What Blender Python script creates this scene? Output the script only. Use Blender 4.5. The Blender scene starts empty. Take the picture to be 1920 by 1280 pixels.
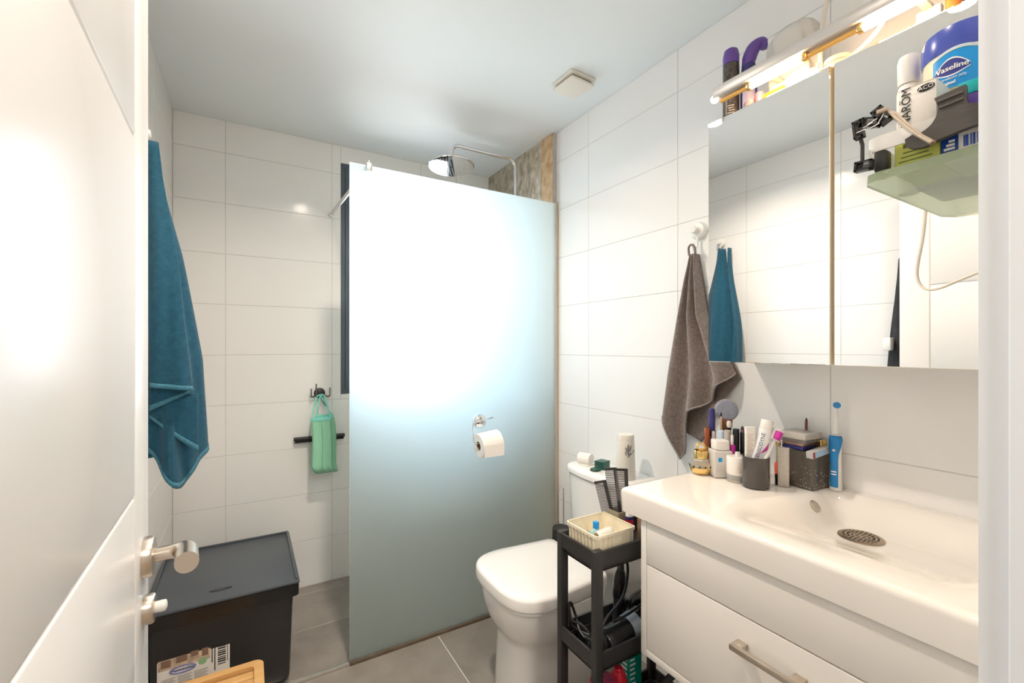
import bpy, bmesh, math, random
from mathutils import Vector, Matrix
random.seed(7)
SC = bpy.context.scene
COL = SC.collection
R = math.radians
PI = math.pi

# ------------------------------------------------------------------ camera
cd = bpy.data.cameras.new('camera')
cam = bpy.data.objects.new('camera', cd)
COL.objects.link(cam)
cam.location = (0, 0, 1.28)
cam.rotation_euler = (R(90), 0, R(-30.6))
cd.sensor_width = 36
cd.lens = 15.694
cd.shift_y = 0.0057
cd.clip_start = 0.01
SC.camera = cam

# ------------------------------------------------------------------ sky, exposure
SC.view_settings.view_transform = 'Standard'
SC.view_settings.look = 'None'
SC.view_settings.gamma = 1
SC.view_settings.use_curve_mapping = False
SC.view_settings.exposure = 0.1
SKY_STRENGTH = 14.5
w = bpy.data.worlds.new('sky')
SC.world = w
w.use_nodes = True
nt = w.node_tree
nt.nodes.clear()
wo = nt.nodes.new('ShaderNodeOutputWorld')
bg = nt.nodes.new('ShaderNodeBackground')
bg.inputs['Strength'].default_value = SKY_STRENGTH
tc = nt.nodes.new('ShaderNodeTexCoord')
sx = nt.nodes.new('ShaderNodeSeparateXYZ')
rp = nt.nodes.new('ShaderNodeValToRGB')
mr = nt.nodes.new('ShaderNodeMapRange')
mr.inputs[1].default_value = -1
mr.inputs[2].default_value = 1
nt.links.new(tc.outputs['Generated'], sx.inputs[0])
nt.links.new(sx.outputs['Z'], mr.inputs[0])
nt.links.new(mr.outputs[0], rp.inputs[0])
rp.color_ramp.elements[0].position = 0.46
rp.color_ramp.elements[0].color = (0.42, 0.44, 0.45, 1)
rp.color_ramp.elements[1].position = 0.62
rp.color_ramp.elements[1].color = (0.64, 0.83, 1.0, 1)
e = rp.color_ramp.elements.new(0.5)
e.color = (0.72, 0.87, 1.0, 1)
nt.links.new(rp.outputs[0], bg.inputs['Color'])
nt.links.new(bg.outputs[0], wo.inputs[0])
SC.cycles.max_bounces = 14
SC.cycles.diffuse_bounces = 6
SC.cycles.glossy_bounces = 6
SC.cycles.transmission_bounces = 10
SC.cycles.sample_clamp_indirect = 6
SC.cycles.caustics_refractive = True

# lamp powers
DOWNLIGHT_W = 14.0
DOWNLIGHT_DOOR_W = 4.0
DOWNLIGHT_COL = (1.0, 0.86, 0.72)
HALL_FILL_W = 20.0
TUBE_STRENGTH = 135.0


def area_lamp(name, loc, size, power, col, shape='DISK', spread=150):
    l = bpy.data.lights.new(name, 'AREA')
    l.shape = shape
    l.size = size
    l.energy = power
    l.color = col
    l.spread = R(spread)
    o = bpy.data.objects.new(name, l)
    COL.objects.link(o)
    o.location = loc
    return o


area_lamp('downlight_lamp', (0.36, 0.50, 2.384), 0.07, DOWNLIGHT_DOOR_W, DOWNLIGHT_COL)
area_lamp('downlight_lamp', (0.36, 1.39, 2.384), 0.07, DOWNLIGHT_W, DOWNLIGHT_COL)
# sampling portal in the window opening (gives no light of its own)
po = area_lamp('window_portal', (0.79, 2.70, 1.66), 0.70, 1.0, (1, 1, 1), shape='RECTANGLE')
po.data.size_y = 1.28
po.rotation_euler = (R(90), 0, R(180))
po.data.cycles.is_portal = True
area_lamp('hall_fill_lamp', (0.25, -0.75, 2.33), 0.34, HALL_FILL_W, (1.0, 0.93, 0.86), spread=170)  # added fill light, unseen behind the camera, brightens the room through the doorway

# ------------------------------------------------------------------ materials
MATS = {}


def M(name, col, rough=0.5, metal=0.0, spec=0.5, var=0.0, vscale=8.0, bump=0.0, bscale=40.0, emit=None, es=0.0,
      trans=0.0, ior=1.45, coat=0.0, col2=None, stretch=(1, 1, 1), sheen=0.0, sss=0.0, objvar=0.0, alpha=1.0, rvar=0.0):
    if name in MATS:
        return MATS[name]
    m = bpy.data.materials.new(name)
    m.use_nodes = True
    n = m.node_tree
    b = n.nodes['Principled BSDF']
    b.inputs['Base Color'].default_value = (*col, 1)
    b.inputs['Roughness'].default_value = rough
    b.inputs['Metallic'].default_value = metal
    b.inputs['Specular IOR Level'].default_value = spec
    b.inputs['IOR'].default_value = ior
    b.inputs['Transmission Weight'].default_value = trans
    b.inputs['Coat Weight'].default_value = coat
    b.inputs['Coat Roughness'].default_value = 0.05
    b.inputs['Sheen Weight'].default_value = sheen
    b.inputs['Alpha'].default_value = alpha
    if sss:
        b.inputs['Subsurface Weight'].default_value = sss
        b.inputs['Subsurface Radius'].default_value = (0.01, 0.006, 0.004)
    if emit:
        b.inputs['Emission Color'].default_value = (*emit, 1)
        b.inputs['Emission Strength'].default_value = es
    t = n.nodes.new('ShaderNodeTexCoord')
    mp = n.nodes.new('ShaderNodeMapping')
    mp.inputs['Scale'].default_value = stretch
    n.links.new(t.outputs['Object'], mp.inputs[0])
    if var or col2 or objvar:
        ns = n.nodes.new('ShaderNodeTexNoise')
        ns.inputs['Scale'].default_value = vscale
        ns.inputs['Detail'].default_value = 6
        ns.inputs['Roughness'].default_value = 0.62
        n.links.new(mp.outputs[0], ns.inputs['Vector'])
        r = n.nodes.new('ShaderNodeValToRGB')
        r.color_ramp.elements[0].position = 0.32
        r.color_ramp.elements[1].position = 0.68
        c2 = col2 or tuple(min(1, c * (1 + var)) for c in col)
        c1 = col if col2 else tuple(c * (1 - var) for c in col)
        r.color_ramp.elements[0].color = (*c1, 1)
        r.color_ramp.elements[1].color = (*c2, 1)
        n.links.new(ns.outputs['Fac'], r.inputs[0])
        src = r.outputs[0]
        if objvar:
            oi = n.nodes.new('ShaderNodeObjectInfo')
            mm = n.nodes.new('ShaderNodeMapRange')
            mm.inputs[3].default_value = 1 - objvar
            mm.inputs[4].default_value = 1 + objvar
            n.links.new(oi.outputs['Random'], mm.inputs[0])
            hs = n.nodes.new('ShaderNodeHueSaturation')
            n.links.new(mm.outputs[0], hs.inputs['Value'])
            n.links.new(src, hs.inputs['Color'])
            src = hs.outputs[0]
            av = n.nodes.new('ShaderNodeVectorMath')
            n.links.new(t.outputs['Object'], av.inputs[0])
            mu = n.nodes.new('ShaderNodeMath')
            mu.operation = 'MULTIPLY'
            mu.inputs[1].default_value = 37.0
            n.links.new(oi.outputs['Random'], mu.inputs[0])
            n.links.new(mu.outputs[0], av.inputs[1])
            n.links.new(av.outputs[0], mp.inputs[0])
        n.links.new(src, b.inputs['Base Color'])
        if rvar:
            rm = n.nodes.new('ShaderNodeMapRange')
            rm.inputs[3].default_value = max(0.02, rough - rvar)
            rm.inputs[4].default_value = rough + rvar
            n.links.new(ns.outputs['Fac'], rm.inputs[0])
            n.links.new(rm.outputs[0], b.inputs['Roughness'])
    if bump:
        ns2 = n.nodes.new('ShaderNodeTexNoise')
        ns2.inputs['Scale'].default_value = bscale
        ns2.inputs['Detail'].default_value = 4
        n.links.new(mp.outputs[0], ns2.inputs['Vector'])
        bu = n.nodes.new('ShaderNodeBump')
        bu.inputs['Strength'].default_value = bump
        bu.inputs['Distance'].default_value = 0.002
        n.links.new(ns2.outputs['Fac'], bu.inputs['Height'])
        n.links.new(bu.outputs[0], b.inputs['Normal'])
    MATS[name] = m
    return m


tile_m = M('white_glazed_tile', (0.855, 0.85, 0.84), 0.14, spec=0.5, bump=0.02, bscale=9)
grout_m = M('pale_grout', (0.56, 0.545, 0.52), 0.9, var=0.08, vscale=30)
ceil_m = M('matt_white_paint', (0.82, 0.86, 0.88), 0.55, bump=0.03, bscale=120)
wallp_m = M('white_plaster', (0.82, 0.81, 0.79), 0.7, bump=0.04, bscale=90)
floor_m = M('grey_stone_tile', (0.235, 0.21, 0.185), 0.42, col2=(0.32, 0.29, 0.26), vscale=7, bump=0.12, bscale=60, objvar=0.07)
fgrout_m = M('light_floor_grout', (0.80, 0.77, 0.71), 0.9, var=0.04, vscale=30)
slate_m = M('slate_stone', (0.27, 0.21, 0.14), 0.6, col2=(0.58, 0.53, 0.44), vscale=24, bump=1.0, bscale=60, stretch=(1.2, 0.8, 1), objvar=0.15)
slate_o = M('ochre_slate_stone', (0.42, 0.25, 0.11), 0.6, col2=(0.64, 0.48, 0.30), vscale=30, bump=1.0, bscale=60, stretch=(1.2, 0.8, 1), objvar=0.12)
lac_m = M('white_lacquer', (0.80, 0.765, 0.72), 0.22, spec=0.5, bump=0.01, bscale=20)
door_m = M('white_door_paint', (0.84, 0.83, 0.82), 0.25, spec=0.5, bump=0.02, bscale=40)
jamb_m = M('white_jamb_paint', (0.78, 0.82, 0.87), 0.4, bump=0.02, bscale=60)
cer_m = M('white_ceramic', (0.84, 0.82, 0.79), 0.08, spec=0.55, coat=0.3)
cerb_m = M('white_basin_ceramic', (0.86, 0.82, 0.77), 0.12, spec=0.55, coat=0.2)
plw_m = M('white_plastic', (0.82, 0.81, 0.78), 0.35)
blk_m = M('black_plastic', (0.012, 0.012, 0.013), 0.18, spec=0.5)
blkm_m = M('matt_black_plastic', (0.030, 0.029, 0.029), 0.42, bump=0.06, bscale=220)
lid_m = M('dark_grey_lid_plastic', (0.072, 0.084, 0.100), 0.38, bump=0.06, bscale=260)
chr_m = M('chrome', (0.82, 0.82, 0.83), 0.07, metal=1)
nic_m = M('brushed_nickel', (0.62, 0.55, 0.47), 0.28, metal=1, bump=0.05, bscale=200, stretch=(1, 1, 12))
stl_m = M('brushed_steel', (0.66, 0.66, 0.65), 0.3, metal=1)
alu_m = M('aluminium_trim', (0.72, 0.68, 0.62), 0.35, metal=1)
brz_m = M('brown_sealant', (0.13, 0.095, 0.065), 0.5, var=0.2, vscale=20)
beige_m = M('beige_profile', (0.50, 0.42, 0.33), 0.45, var=0.05)
gold_m = M('gold_metal', (0.80, 0.56, 0.22), 0.18, metal=1)
mir_m = M('mirror_silver', (0.92, 0.93, 0.93), 0.0, metal=1)
edge_m = M('mirror_edge', (0.80, 0.70, 0.50), 0.2, spec=0.6)
frame_m = M('dark_window_aluminium', (0.085, 0.105, 0.13), 0.35, metal=0.3)
clear_m = M('clear_glass', (0.96, 0.98, 0.97), 0.0, trans=1, ior=1.45)
teal_m = M('teal_terry', (0.006, 0.062, 0.112), 0.95, col2=(0.012, 0.095, 0.155), vscale=60, bump=0.9, bscale=420, sheen=0.12)
tealh_m = M('teal_hem', (0.03, 0.15, 0.22), 0.9, col2=(0.06, 0.21, 0.29), vscale=120, bump=0.6, bscale=500, sheen=0.12)
grey_m = M('grey_terry', (0.15, 0.115, 0.10), 0.95, col2=(0.25, 0.205, 0.185), vscale=110, bump=1.0, bscale=330, sheen=0.4)
greyh_m = M('grey_hem', (0.30, 0.26, 0.24), 0.9, var=0.2, vscale=120, bump=0.6, bscale=400)
mint_m = M('mint_mesh_fabric', (0.30, 0.62, 0.42), 0.85, var=0.10, vscale=260, bump=0.7, bscale=600)
minth_m = M('mint_cord', (0.22, 0.66, 0.56), 0.7, var=0.08, vscale=60)
wood_m = M('bamboo', (0.62, 0.34, 0.12), 0.4, col2=(0.76, 0.47, 0.20), vscale=6, stretch=(2, 30, 30), bump=0.05, bscale=60)
paper_m = M('tissue_paper', (0.86, 0.82, 0.77), 0.9, bump=0.25, bscale=160)
card_m = M('white_card', (0.84, 0.80, 0.75), 0.5, var=0.02)
brown_m = M('brown_cardboard', (0.24, 0.15, 0.10), 0.8)
ink_m = M('black_ink', (0.02, 0.02, 0.02), 0.5)
inkg_m = M('grey_ink', (0.25, 0.24, 0.23), 0.5)
purple_m = M('purple_plastic', (0.12, 0.065, 0.33), 0.3)
navy_m = M('navy_print', (0.035, 0.03, 0.16), 0.35)
blue_m = M('blue_plastic', (0.015, 0.22, 0.55), 0.25)
sky_m = M('bright_blue_print', (0.01, 0.30, 0.72), 0.3)
white_m = M('white_print', (0.88, 0.88, 0.88), 0.4)
red_m = M('red_plastic', (0.52, 0.015, 0.03), 0.2)
pink_m = M('magenta_print', (0.55, 0.03, 0.33), 0.35)
orange_m = M('orange_print', (0.80, 0.30, 0.02), 0.4)
green_m = M('dark_green_card', (0.015, 0.085, 0.06), 0.35)
lime_m = M('lime_card', (0.52, 0.56, 0.12), 0.45, var=0.04)
tealp_m = M('teal_plastic', (0.0, 0.33, 0.25), 0.25, var=0.1)
cream_m = M('cream_gel', (0.80, 0.74, 0.50), 0.25, coat=0.5)
copper_m = M('copper_cap', (0.36, 0.10, 0.045), 0.25, metal=0.6)
smoke_m = M('smoked_glass', (0.10, 0.085, 0.075), 0.05, trans=0.35, ior=1.45, coat=0.4)
acry_m = M('smoky_acrylic', (0.55, 0.52, 0.48), 0.05, trans=0.92, ior=1.2, bump=0.3, bscale=180)
bluegl_m = M('pale_blue_card', (0.36, 0.56, 0.78), 0.35)
bristle_m = M('grey_blue_bristle', (0.32, 0.34, 0.42), 0.9, var=0.15, vscale=80, bump=0.8, bscale=300)
brist2_m = M('brown_bristle', (0.20, 0.07, 0.025), 0.7, var=0.2, vscale=200, stretch=(4, 4, 1))
dgrey_m = M('dark_grey_rubber', (0.075, 0.068, 0.062), 0.6, var=0.12, vscale=40, stretch=(1, 1, 8))
cable_m = M('white_cable', (0.78, 0.72, 0.64), 0.5)
bcable_m = M('black_cable', (0.008, 0.008, 0.009), 0.3)
basket_m = M('cream_basket_plastic', (0.84, 0.76, 0.58), 0.45, var=0.10, vscale=25)
tube_m = M('glowing_tube', (1, 0.9, 0.7), 0.3, emit=(1.0, 0.63, 0.31), es=TUBE_STRENGTH)
amber_m = M('amber_glass_rod', (0.75, 0.42, 0.10), 0.15, coat=0.5)
lampgrey_m = M('light_grey_lamp_metal', (0.52, 0.51, 0.50), 0.35, metal=0.3)
jean_m = M('dark_teal_fabric', (0.012, 0.035, 0.045), 0.8, col2=(0.03, 0.065, 0.08), vscale=30, bump=0.5, bscale=200)
coat_m = M('black_fabric', (0.018, 0.019, 0.023), 0.85, col2=(0.035, 0.036, 0.042), vscale=25, bump=0.5, bscale=200)
poly_m = M('translucent_plastic_film', (0.86, 0.84, 0.80), 0.25, trans=0.35, ior=1.1, bump=0.8, bscale=40)
offw_m = M('off_white_plastic', (0.78, 0.74, 0.66), 0.4)
olive_m = M('olive_card', (0.30, 0.27, 0.20), 0.5, var=0.1)
skin_m = M('beige_print', (0.62, 0.47, 0.34), 0.5, var=0.35, vscale=55)
leafg_m = M('green_print', (0.30, 0.52, 0.26), 0.5)
bluel_m = M('logo_blue_print', (0.06, 0.10, 0.40), 0.4)
shelfg_m = M('green_tinted_glass', (0.80, 0.90, 0.70), 0.2, trans=0.8, ior=1.3)
hallfl_m = M('oak_floor', (0.42, 0.29, 0.17), 0.45, col2=(0.52, 0.38, 0.24), vscale=5, stretch=(12, 1, 1))


def thin_pane():
    m = bpy.data.materials.new('thin_window_glass')
    m.use_nodes = True
    n = m.node_tree
    n.nodes.clear()
    o = n.nodes.new('ShaderNodeOutputMaterial')
    mx = n.nodes.new('ShaderNodeMixShader')
    fr = n.nodes.new('ShaderNodeFresnel')
    tr = n.nodes.new('ShaderNodeBsdfTransparent')
    gl = n.nodes.new('ShaderNodeBsdfGlossy')
    gl.inputs['Roughness'].default_value = 0.0
    n.links.new(fr.outputs[0], mx.inputs[0])
    n.links.new(tr.outputs[0], mx.inputs[1])
    n.links.new(gl.outputs[0], mx.inputs[2])
    n.links.new(mx.outputs[0], o.inputs[0])
    return m


pane_m = thin_pane()


def frosted():
    m = bpy.data.materials.new('frosted_glass')
    m.use_nodes = True
    n = m.node_tree
    b = n.nodes['Principled BSDF']
    b.inputs['Base Color'].default_value = (0.94, 0.985, 0.99, 1)
    b.inputs['Transmission Weight'].default_value = 1.0
    b.inputs['Roughness'].default_value = 0.62
    b.inputs['IOR'].default_value = 1.35
    b.inputs['Coat Weight'].default_value = 0.55
    b.inputs['Coat Roughness'].default_value = 0.06
    ns = n.nodes.new('ShaderNodeTexNoise')
    ns.inputs['Scale'].default_value = 400
    bu = n.nodes.new('ShaderNodeBump')
    bu.inputs['Strength'].default_value = 0.02
    n.links.new(ns.outputs['Fac'], bu.inputs['Height'])
    n.links.new(bu.outputs[0], b.inputs['Normal'])
    tl = n.nodes.new('ShaderNodeBsdfTranslucent')
    tl.inputs['Color'].default_value = (0.87, 0.945, 0.935, 1)
    mx = n.nodes.new('ShaderNodeMixShader')
    mx.inputs[0].default_value = 0.45
    n.links.new(b.outputs[0], mx.inputs[1])
    n.links.new(tl.outputs[0], mx.inputs[2])
    n.links.new(mx.outputs[0], n.nodes['Material Output'].inputs[0])
    return m


frost_m = frosted()


# ------------------------------------------------------------------ mesh helpers
class MB:
    def __init__(s):
        s.v = []
        s.f = []

    def add(s, vs, fs):
        o = len(s.v)
        s.v += [tuple(p) for p in vs]
        s.f += [tuple(i + o for i in f) for f in fs]
        return s

    def bm(s, b, mx=None):
        b.verts.index_update()
        vs = [(mx @ v.co if mx else v.co.copy()) for v in b.verts]
        fs = [[v.index for v in f.verts] for f in b.faces]
        b.free()
        return s.add(vs, fs)

    def box(s, x0, x1, y0, y1, z0, z1, bev=0.0, seg=2, mx=None, vert_only=False):
        b = bmesh.new()
        bmesh.ops.create_cube(b, size=1)
        for v in b.verts:
            v.co = Vector((x0 + (v.co.x + .5) * (x1 - x0), y0 + (v.co.y + .5) * (y1 - y0), z0 + (v.co.z + .5) * (z1 - z0)))
        if bev:
            es = list(b.edges)
            if vert_only:
                es = [e for e in es if abs((e.verts[0].co - e.verts[1].co).normalized().z) > .9]
            bmesh.ops.bevel(b, geom=es, offset=bev, segments=seg, profile=0.5, affect='EDGES')
        return s.bm(b, mx)

    def prism(s, poly, axis, a0, a1, bev=0.0, seg=1, mx=None):
        """polygon in the other two axes (in order), extruded along axis"""
        def P(p, a):
            if axis == 'x':
                return Vector((a, p[0], p[1]))
            if axis == 'y':
                return Vector((p[0], a, p[1]))
            return Vector((p[0], p[1], a))
        b = bmesh.new()
        va = [b.verts.new(P(p, a0)) for p in poly]
        vb = [b.verts.new(P(p, a1)) for p in poly]
        n = len(poly)
        b.faces.new(va)
        b.faces.new(vb[::-1])
        for i in range(n):
            b.faces.new((va[i], vb[i], vb[(i + 1) % n], va[(i + 1) % n]))
        bmesh.ops.recalc_face_normals(b, faces=b.faces)
        if bev:
            es = [e for e in b.edges if len(e.link_faces) == 2 and any(len(f.verts) == n and n > 4 or f in (b.faces[0],) for f in e.link_faces)]
            bmesh.ops.bevel(b, geom=es, offset=bev, segments=seg, profile=0.5, affect='EDGES')
        return s.bm(b, mx)

    def tube(s, pts, r, n=10, cap=True, closed=False):
        pts = [Vector(p) for p in pts]
        N = len(pts)
        rs = r if isinstance(r, (list, tuple)) else [r] * N
        up = None
        vs = []
        for i, p in enumerate(pts):
            if closed:
                t = pts[(i + 1) % N] - pts[i - 1]
            else:
                t = pts[min(i + 1, N - 1)] - pts[max(i - 1, 0)]
            t.normalize()
            if up is None:
                up = t.orthogonal().normalized()
            up = (up - t * up.dot(t))
            if up.length < 1e-6:
                up = t.orthogonal()
            up.normalize()
            q = t.cross(up)
            for k in range(n):
                a = 2 * PI * k / n
                vs.append(p + (up * math.cos(a) + q * math.sin(a)) * rs[i])
        fs = []
        for i in range(N if closed else N - 1):
            j = (i + 1) % N
            for k in range(n):
                k2 = (k + 1) % n
                fs.append((i * n + k, i * n + k2, j * n + k2, j * n + k))
        if cap and not closed:
            fs.append(tuple(range(n))[::-1])
            fs.append(tuple((N - 1) * n + k for k in range(n)))
        return s.add(vs, fs)

    def cyl(s, p0, p1, r0, r1=None, n=20):
        return s.tube([p0, p1], [r0, r0 if r1 is None else r1], n)

    def lathe(s, c, prof, n=28, axis='z', sx=1.0, sy=1.0, mx=None, cap=True):
        """prof: (radius, height) from bottom to top"""
        vs = []
        for (r, h) in prof:
            r = max(r, 1e-5)
            for k in range(n):
                a = 2 * PI * k / n
                x, y = r * math.cos(a) * sx, r * math.sin(a) * sy
                p = {'z': (x, y, h), 'x': (h, x, y), 'y': (y, h, x)}[axis]
                p = Vector(p)
                if mx:
                    p = mx @ p
                vs.append(Vector(c) + p)
        fs = []
        for i in range(len(prof) - 1):
            for k in range(n):
                k2 = (k + 1) % n
                fs.append((i * n + k, i * n + k2, (i + 1) * n + k2, (i + 1) * n + k))
        if cap:
            fs.append(tuple(range(n))[::-1])
            L = len(prof) - 1
            fs.append(tuple(L * n + k for k in range(n)))
        return s.add(vs, fs)

    def grid(s, fn, nu, nv, closed_u=False):
        vs = []
        for j in range(nv + 1):
            for i in range(nu if closed_u else nu + 1):
                vs.append(Vector(fn(i / nu, j / nv)))
        W = nu if closed_u else nu + 1
        fs = []
        for j in range(nv):
            for i in range(nu):
                i2 = (i + 1) % W
                fs.append((j * W + i, j * W + i2, (j + 1) * W + i2, (j + 1) * W + i))
        return s.add(vs, fs)

    def ball(s, c, r, n=14, sc=(1, 1, 1)):
        prof = [(r * math.sin(PI * k / 10), -r * math.cos(PI * k / 10)) for k in range(11)]
        vs0 = len(s.v)
        s.lathe((0, 0, 0), prof, n)
        for i in range(vs0, len(s.v)):
            p = s.v[i]
            s.v[i] = (c[0] + p[0] * sc[0], c[1] + p[1] * sc[1], c[2] + p[2] * sc[2])
        return s

    def turn(s, mx):
        s.v = [tuple(mx @ Vector(p)) for p in s.v]
        return s


def rot_at(c, ang, axis):
    c = Vector(c)
    return Matrix.Translation(c) @ Matrix.Rotation(ang, 4, axis) @ Matrix.Translation(-c)


def world_loc(o):
    p = Vector((0, 0, 0))
    while o is not None:
        p += Vector(o.location)
        o = o.parent
    return p


def build(name, mb, mat, parent=None, ang=35, solid=0.0, sub=0, loc=None):
    """link mb (in world coordinates) as one mesh object; origin at loc or at the parent's base"""
    org = world_loc(parent) if parent is not None else (Vector(loc) if loc is not None else Vector((0, 0, 0)))
    me = bpy.data.meshes.new(name)
    me.from_pydata([tuple(Vector(p) - org) for p in mb.v], [], mb.f)
    b = bmesh.new()
    b.from_mesh(me)
    bmesh.ops.recalc_face_normals(b, faces=b.faces)
    b.to_mesh(me)
    b.free()
    me.materials.append(mat)
    if ang:
        for p in me.polygons:
            p.use_smooth = True
        me.set_sharp_from_angle(angle=R(ang))
    o = bpy.data.objects.new(name, me)
    COL.objects.link(o)
    if parent is not None:
        o.parent = parent
    else:
        o.location = org
    if solid:
        md = o.modifiers.new('thickness', 'SOLIDIFY')
        md.thickness = solid
        md.offset = 0
    if sub:
        md = o.modifiers.new('smooth', 'SUBSURF')
        md.levels = sub
        md.render_levels = sub
    return o


def tag(o, label, cat, group=None):
    o['label'] = label
    o['category'] = cat
    if group:
        o['group'] = group
    return o


def thing(name, label, cat, loc, group=None):
    o = bpy.data.objects.new(name, None)
    COL.objects.link(o)
    o.empty_display_size = 0.05
    o.location = loc
    return tag(o, label, cat, group)


def struct(name, mb, mat, ang=35, loc=None):
    o = build(name, mb, mat, ang=ang, loc=loc)
    o['kind'] = 'structure'
    return o


def copy_tree(o, parent=None):
    c = o.copy()
    COL.objects.link(c)
    if parent is not None:
        c.parent = parent
    for ch in [x for x in COL.objects if x.parent == o]:
        copy_tree(ch, c)
    return c


def text_mesh(s, size, ex=0.0002):
    cu = bpy.data.curves.new('letters', 'FONT')
    cu.body = s
    cu.size = size
    cu.align_x = 'CENTER'
    cu.align_y = 'CENTER'
    cu.extrude = ex
    cu.resolution_u = 3
    o = bpy.data.objects.new('letters', cu)
    me = bpy.data.meshes.new_from_object(o)
    vs = [v.co.copy() for v in me.vertices]
    fs = [list(p.vertices) for p in me.polygons]
    bpy.data.objects.remove(o)
    bpy.data.meshes.remove(me)
    bpy.data.curves.remove(cu)
    return vs, fs


def lettering(parent, s, size, org, right, up, mat, squash=1.0, bold=0.0, name='lettering'):
    vs, fs = text_mesh(s, size)
    r = Vector(right).normalized()
    u = Vector(up).normalized()
    nrm = r.cross(u)
    mb = MB()
    offs = [(0, 0)] + ([(bold, 0), (-bold, 0), (0, bold), (0, -bold)] if bold else [])
    for (a, b_) in offs:
        mb.add([Vector(org) + r * (v.x * squash + a) + u * (v.y + b_) + nrm * (v.z + 0.0003) for v in vs], fs)
    return build(name, mb, mat, parent, ang=0)


def lettering_round(parent, s, size, c, rad, a0, z, mat, tilt=0.0, bold=0.0, name='lettering'):
    """text wrapped on an upright cylinder of radius rad; a0 = angle of its middle (direction of outward normal)"""
    vs, fs = text_mesh(s, size)
    mb = MB()
    for b_ in ([0] if not bold else [-bold, 0, bold]):
        out = []
        for v in vs:
            x, y = v.x + b_, v.y + v.x * tilt
            a = a0 + x / rad
            rr = rad + 0.0005 + v.z
            out.append((c[0] + rr * math.cos(a), c[1] + rr * math.sin(a), z + y))
        mb.add(out, fs)
    return build(name, mb, mat, parent, ang=0)


def patch(c, rad, a0, half, z0, z1, n=14, th=0.0004, zfun=None):
    """a thin label wrapped on a cylinder"""
    mb = MB()
    vs = []
    for k in range(n + 1):
        a = a0 - half + 2 * half * k / n
        f = k / n
        lo, hi = (zfun(f) if zfun else (z0, z1))
        for rr in (rad + th, ):
            vs.append((c[0] + rr * math.cos(a), c[1] + rr * math.sin(a), lo))
            vs.append((c[0] + rr * math.cos(a), c[1] + rr * math.sin(a), hi))
    fs = [(2 * k, 2 * k + 2, 2 * k + 3, 2 * k + 1) for k in range(n)]
    mb.add(vs, fs)
    return mb


def arc(c, r, a0, a1, n, u, v):
    u, v = Vector(u), Vector(v)
    return [Vector(c) + u * r * math.cos(a0 + (a1 - a0) * k / n) + v * r * math.sin(a0 + (a1 - a0) * k / n) for k in range(n + 1)]


def bend(pts, r, n=6):
    """polyline with rounded corners"""
    pts = [Vector(p) for p in pts]
    out = [pts[0]]
    for i in range(1, len(pts) - 1):
        a, b_, c = pts[i - 1], pts[i], pts[i + 1]
        d0 = (a - b_)
        d1 = (c - b_)
        rr = min(r, d0.length * .49, d1.length * .49)
        p0 = b_ + d0.normalized() * rr
        p1 = b_ + d1.normalized() * rr
        for k in range(n + 1):
            t = k / n
            out.append(p0 * (1 - t) ** 2 + b_ * 2 * t * (1 - t) + p1 * t * t)
    out.append(pts[-1])
    return out


def spline(pts, n=8):
    """Catmull-Rom through pts"""
    P = [Vector(p) for p in pts]
    P = [P[0] * 2 - P[1]] + P + [P[-1] * 2 - P[-2]]
    out = []
    for i in range(1, len(P) - 2):
        for k in range(n):
            t = k / n
            a, b_, c, d = P[i - 1], P[i], P[i + 1], P[i + 2]
            out.append(0.5 * ((2 * b_) + (c - a) * t + (2 * a - 5 * b_ + 4 * c - d) * t * t + (3 * b_ - a - 3 * c + d) * t ** 3))
    out.append(P[-2])
    return out


def lerp_tab(tab, s):
    for (s0, v0), (s1, v1) in zip(tab, tab[1:]):
        if s <= s1:
            k = (s - s0) / (s1 - s0) if s1 > s0 else 0
            return v0 + (v1 - v0) * k
    return tab[-1][1]


def smooth(t):
    t = max(0, min(1, t))
    return t * t * (3 - 2 * t)


# ------------------------------------------------------------------ room shell
XL, XR, YB, YF, ZC = -0.306, 1.39, 2.62, 0.1475, 2.40
XS = 1.368       # face of the stone wall inside the shower
YG = 1.885       # glass line
TH = 0.008
WX0, WX1, WZ0, WZ1 = 0.444, 1.14, 1.02, 2.305   # window opening
JX = 0.64        # right jamb of the doorway
DX0 = -0.095     # left side of the doorway

ROWS = [-0.0055 + 0.2495 * k for k in range(11)]


def edges(lines, lo, hi):
    e_ = [lo] + [l for l in lines if lo + 0.006 < l < hi - 0.006] + [hi]
    return list(zip(e_, e_[1:]))


TILE_CACHE = {}


def tile_mesh(w_, h_, th, mat, name):
    key = (round(w_, 4), round(h_, 4), mat.name)
    if key in TILE_CACHE:
        return TILE_CACHE[key]
    c = 0.0009
    a, b_ = w_ / 2, h_ / 2
    vs = []
    for (i, z) in ((0, 0), (0, th - c), (c, th)):
        vs += [(-a + i, -b_ + i, z), (a - i, -b_ + i, z), (a - i, b_ - i, z), (-a + i, b_ - i, z)]
    fs = [(8, 9, 10, 11)]
    for l in (0, 4):
        for k in range(4):
            fs.append((l + k, l + (k + 1) % 4, l + 4 + (k + 1) % 4, l + 4 + k))
    me = bpy.data.meshes.new(name)
    me.from_pydata(vs, [], fs)
    me.materials.append(mat)
    TILE_CACHE[key] = me
    return me


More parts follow.
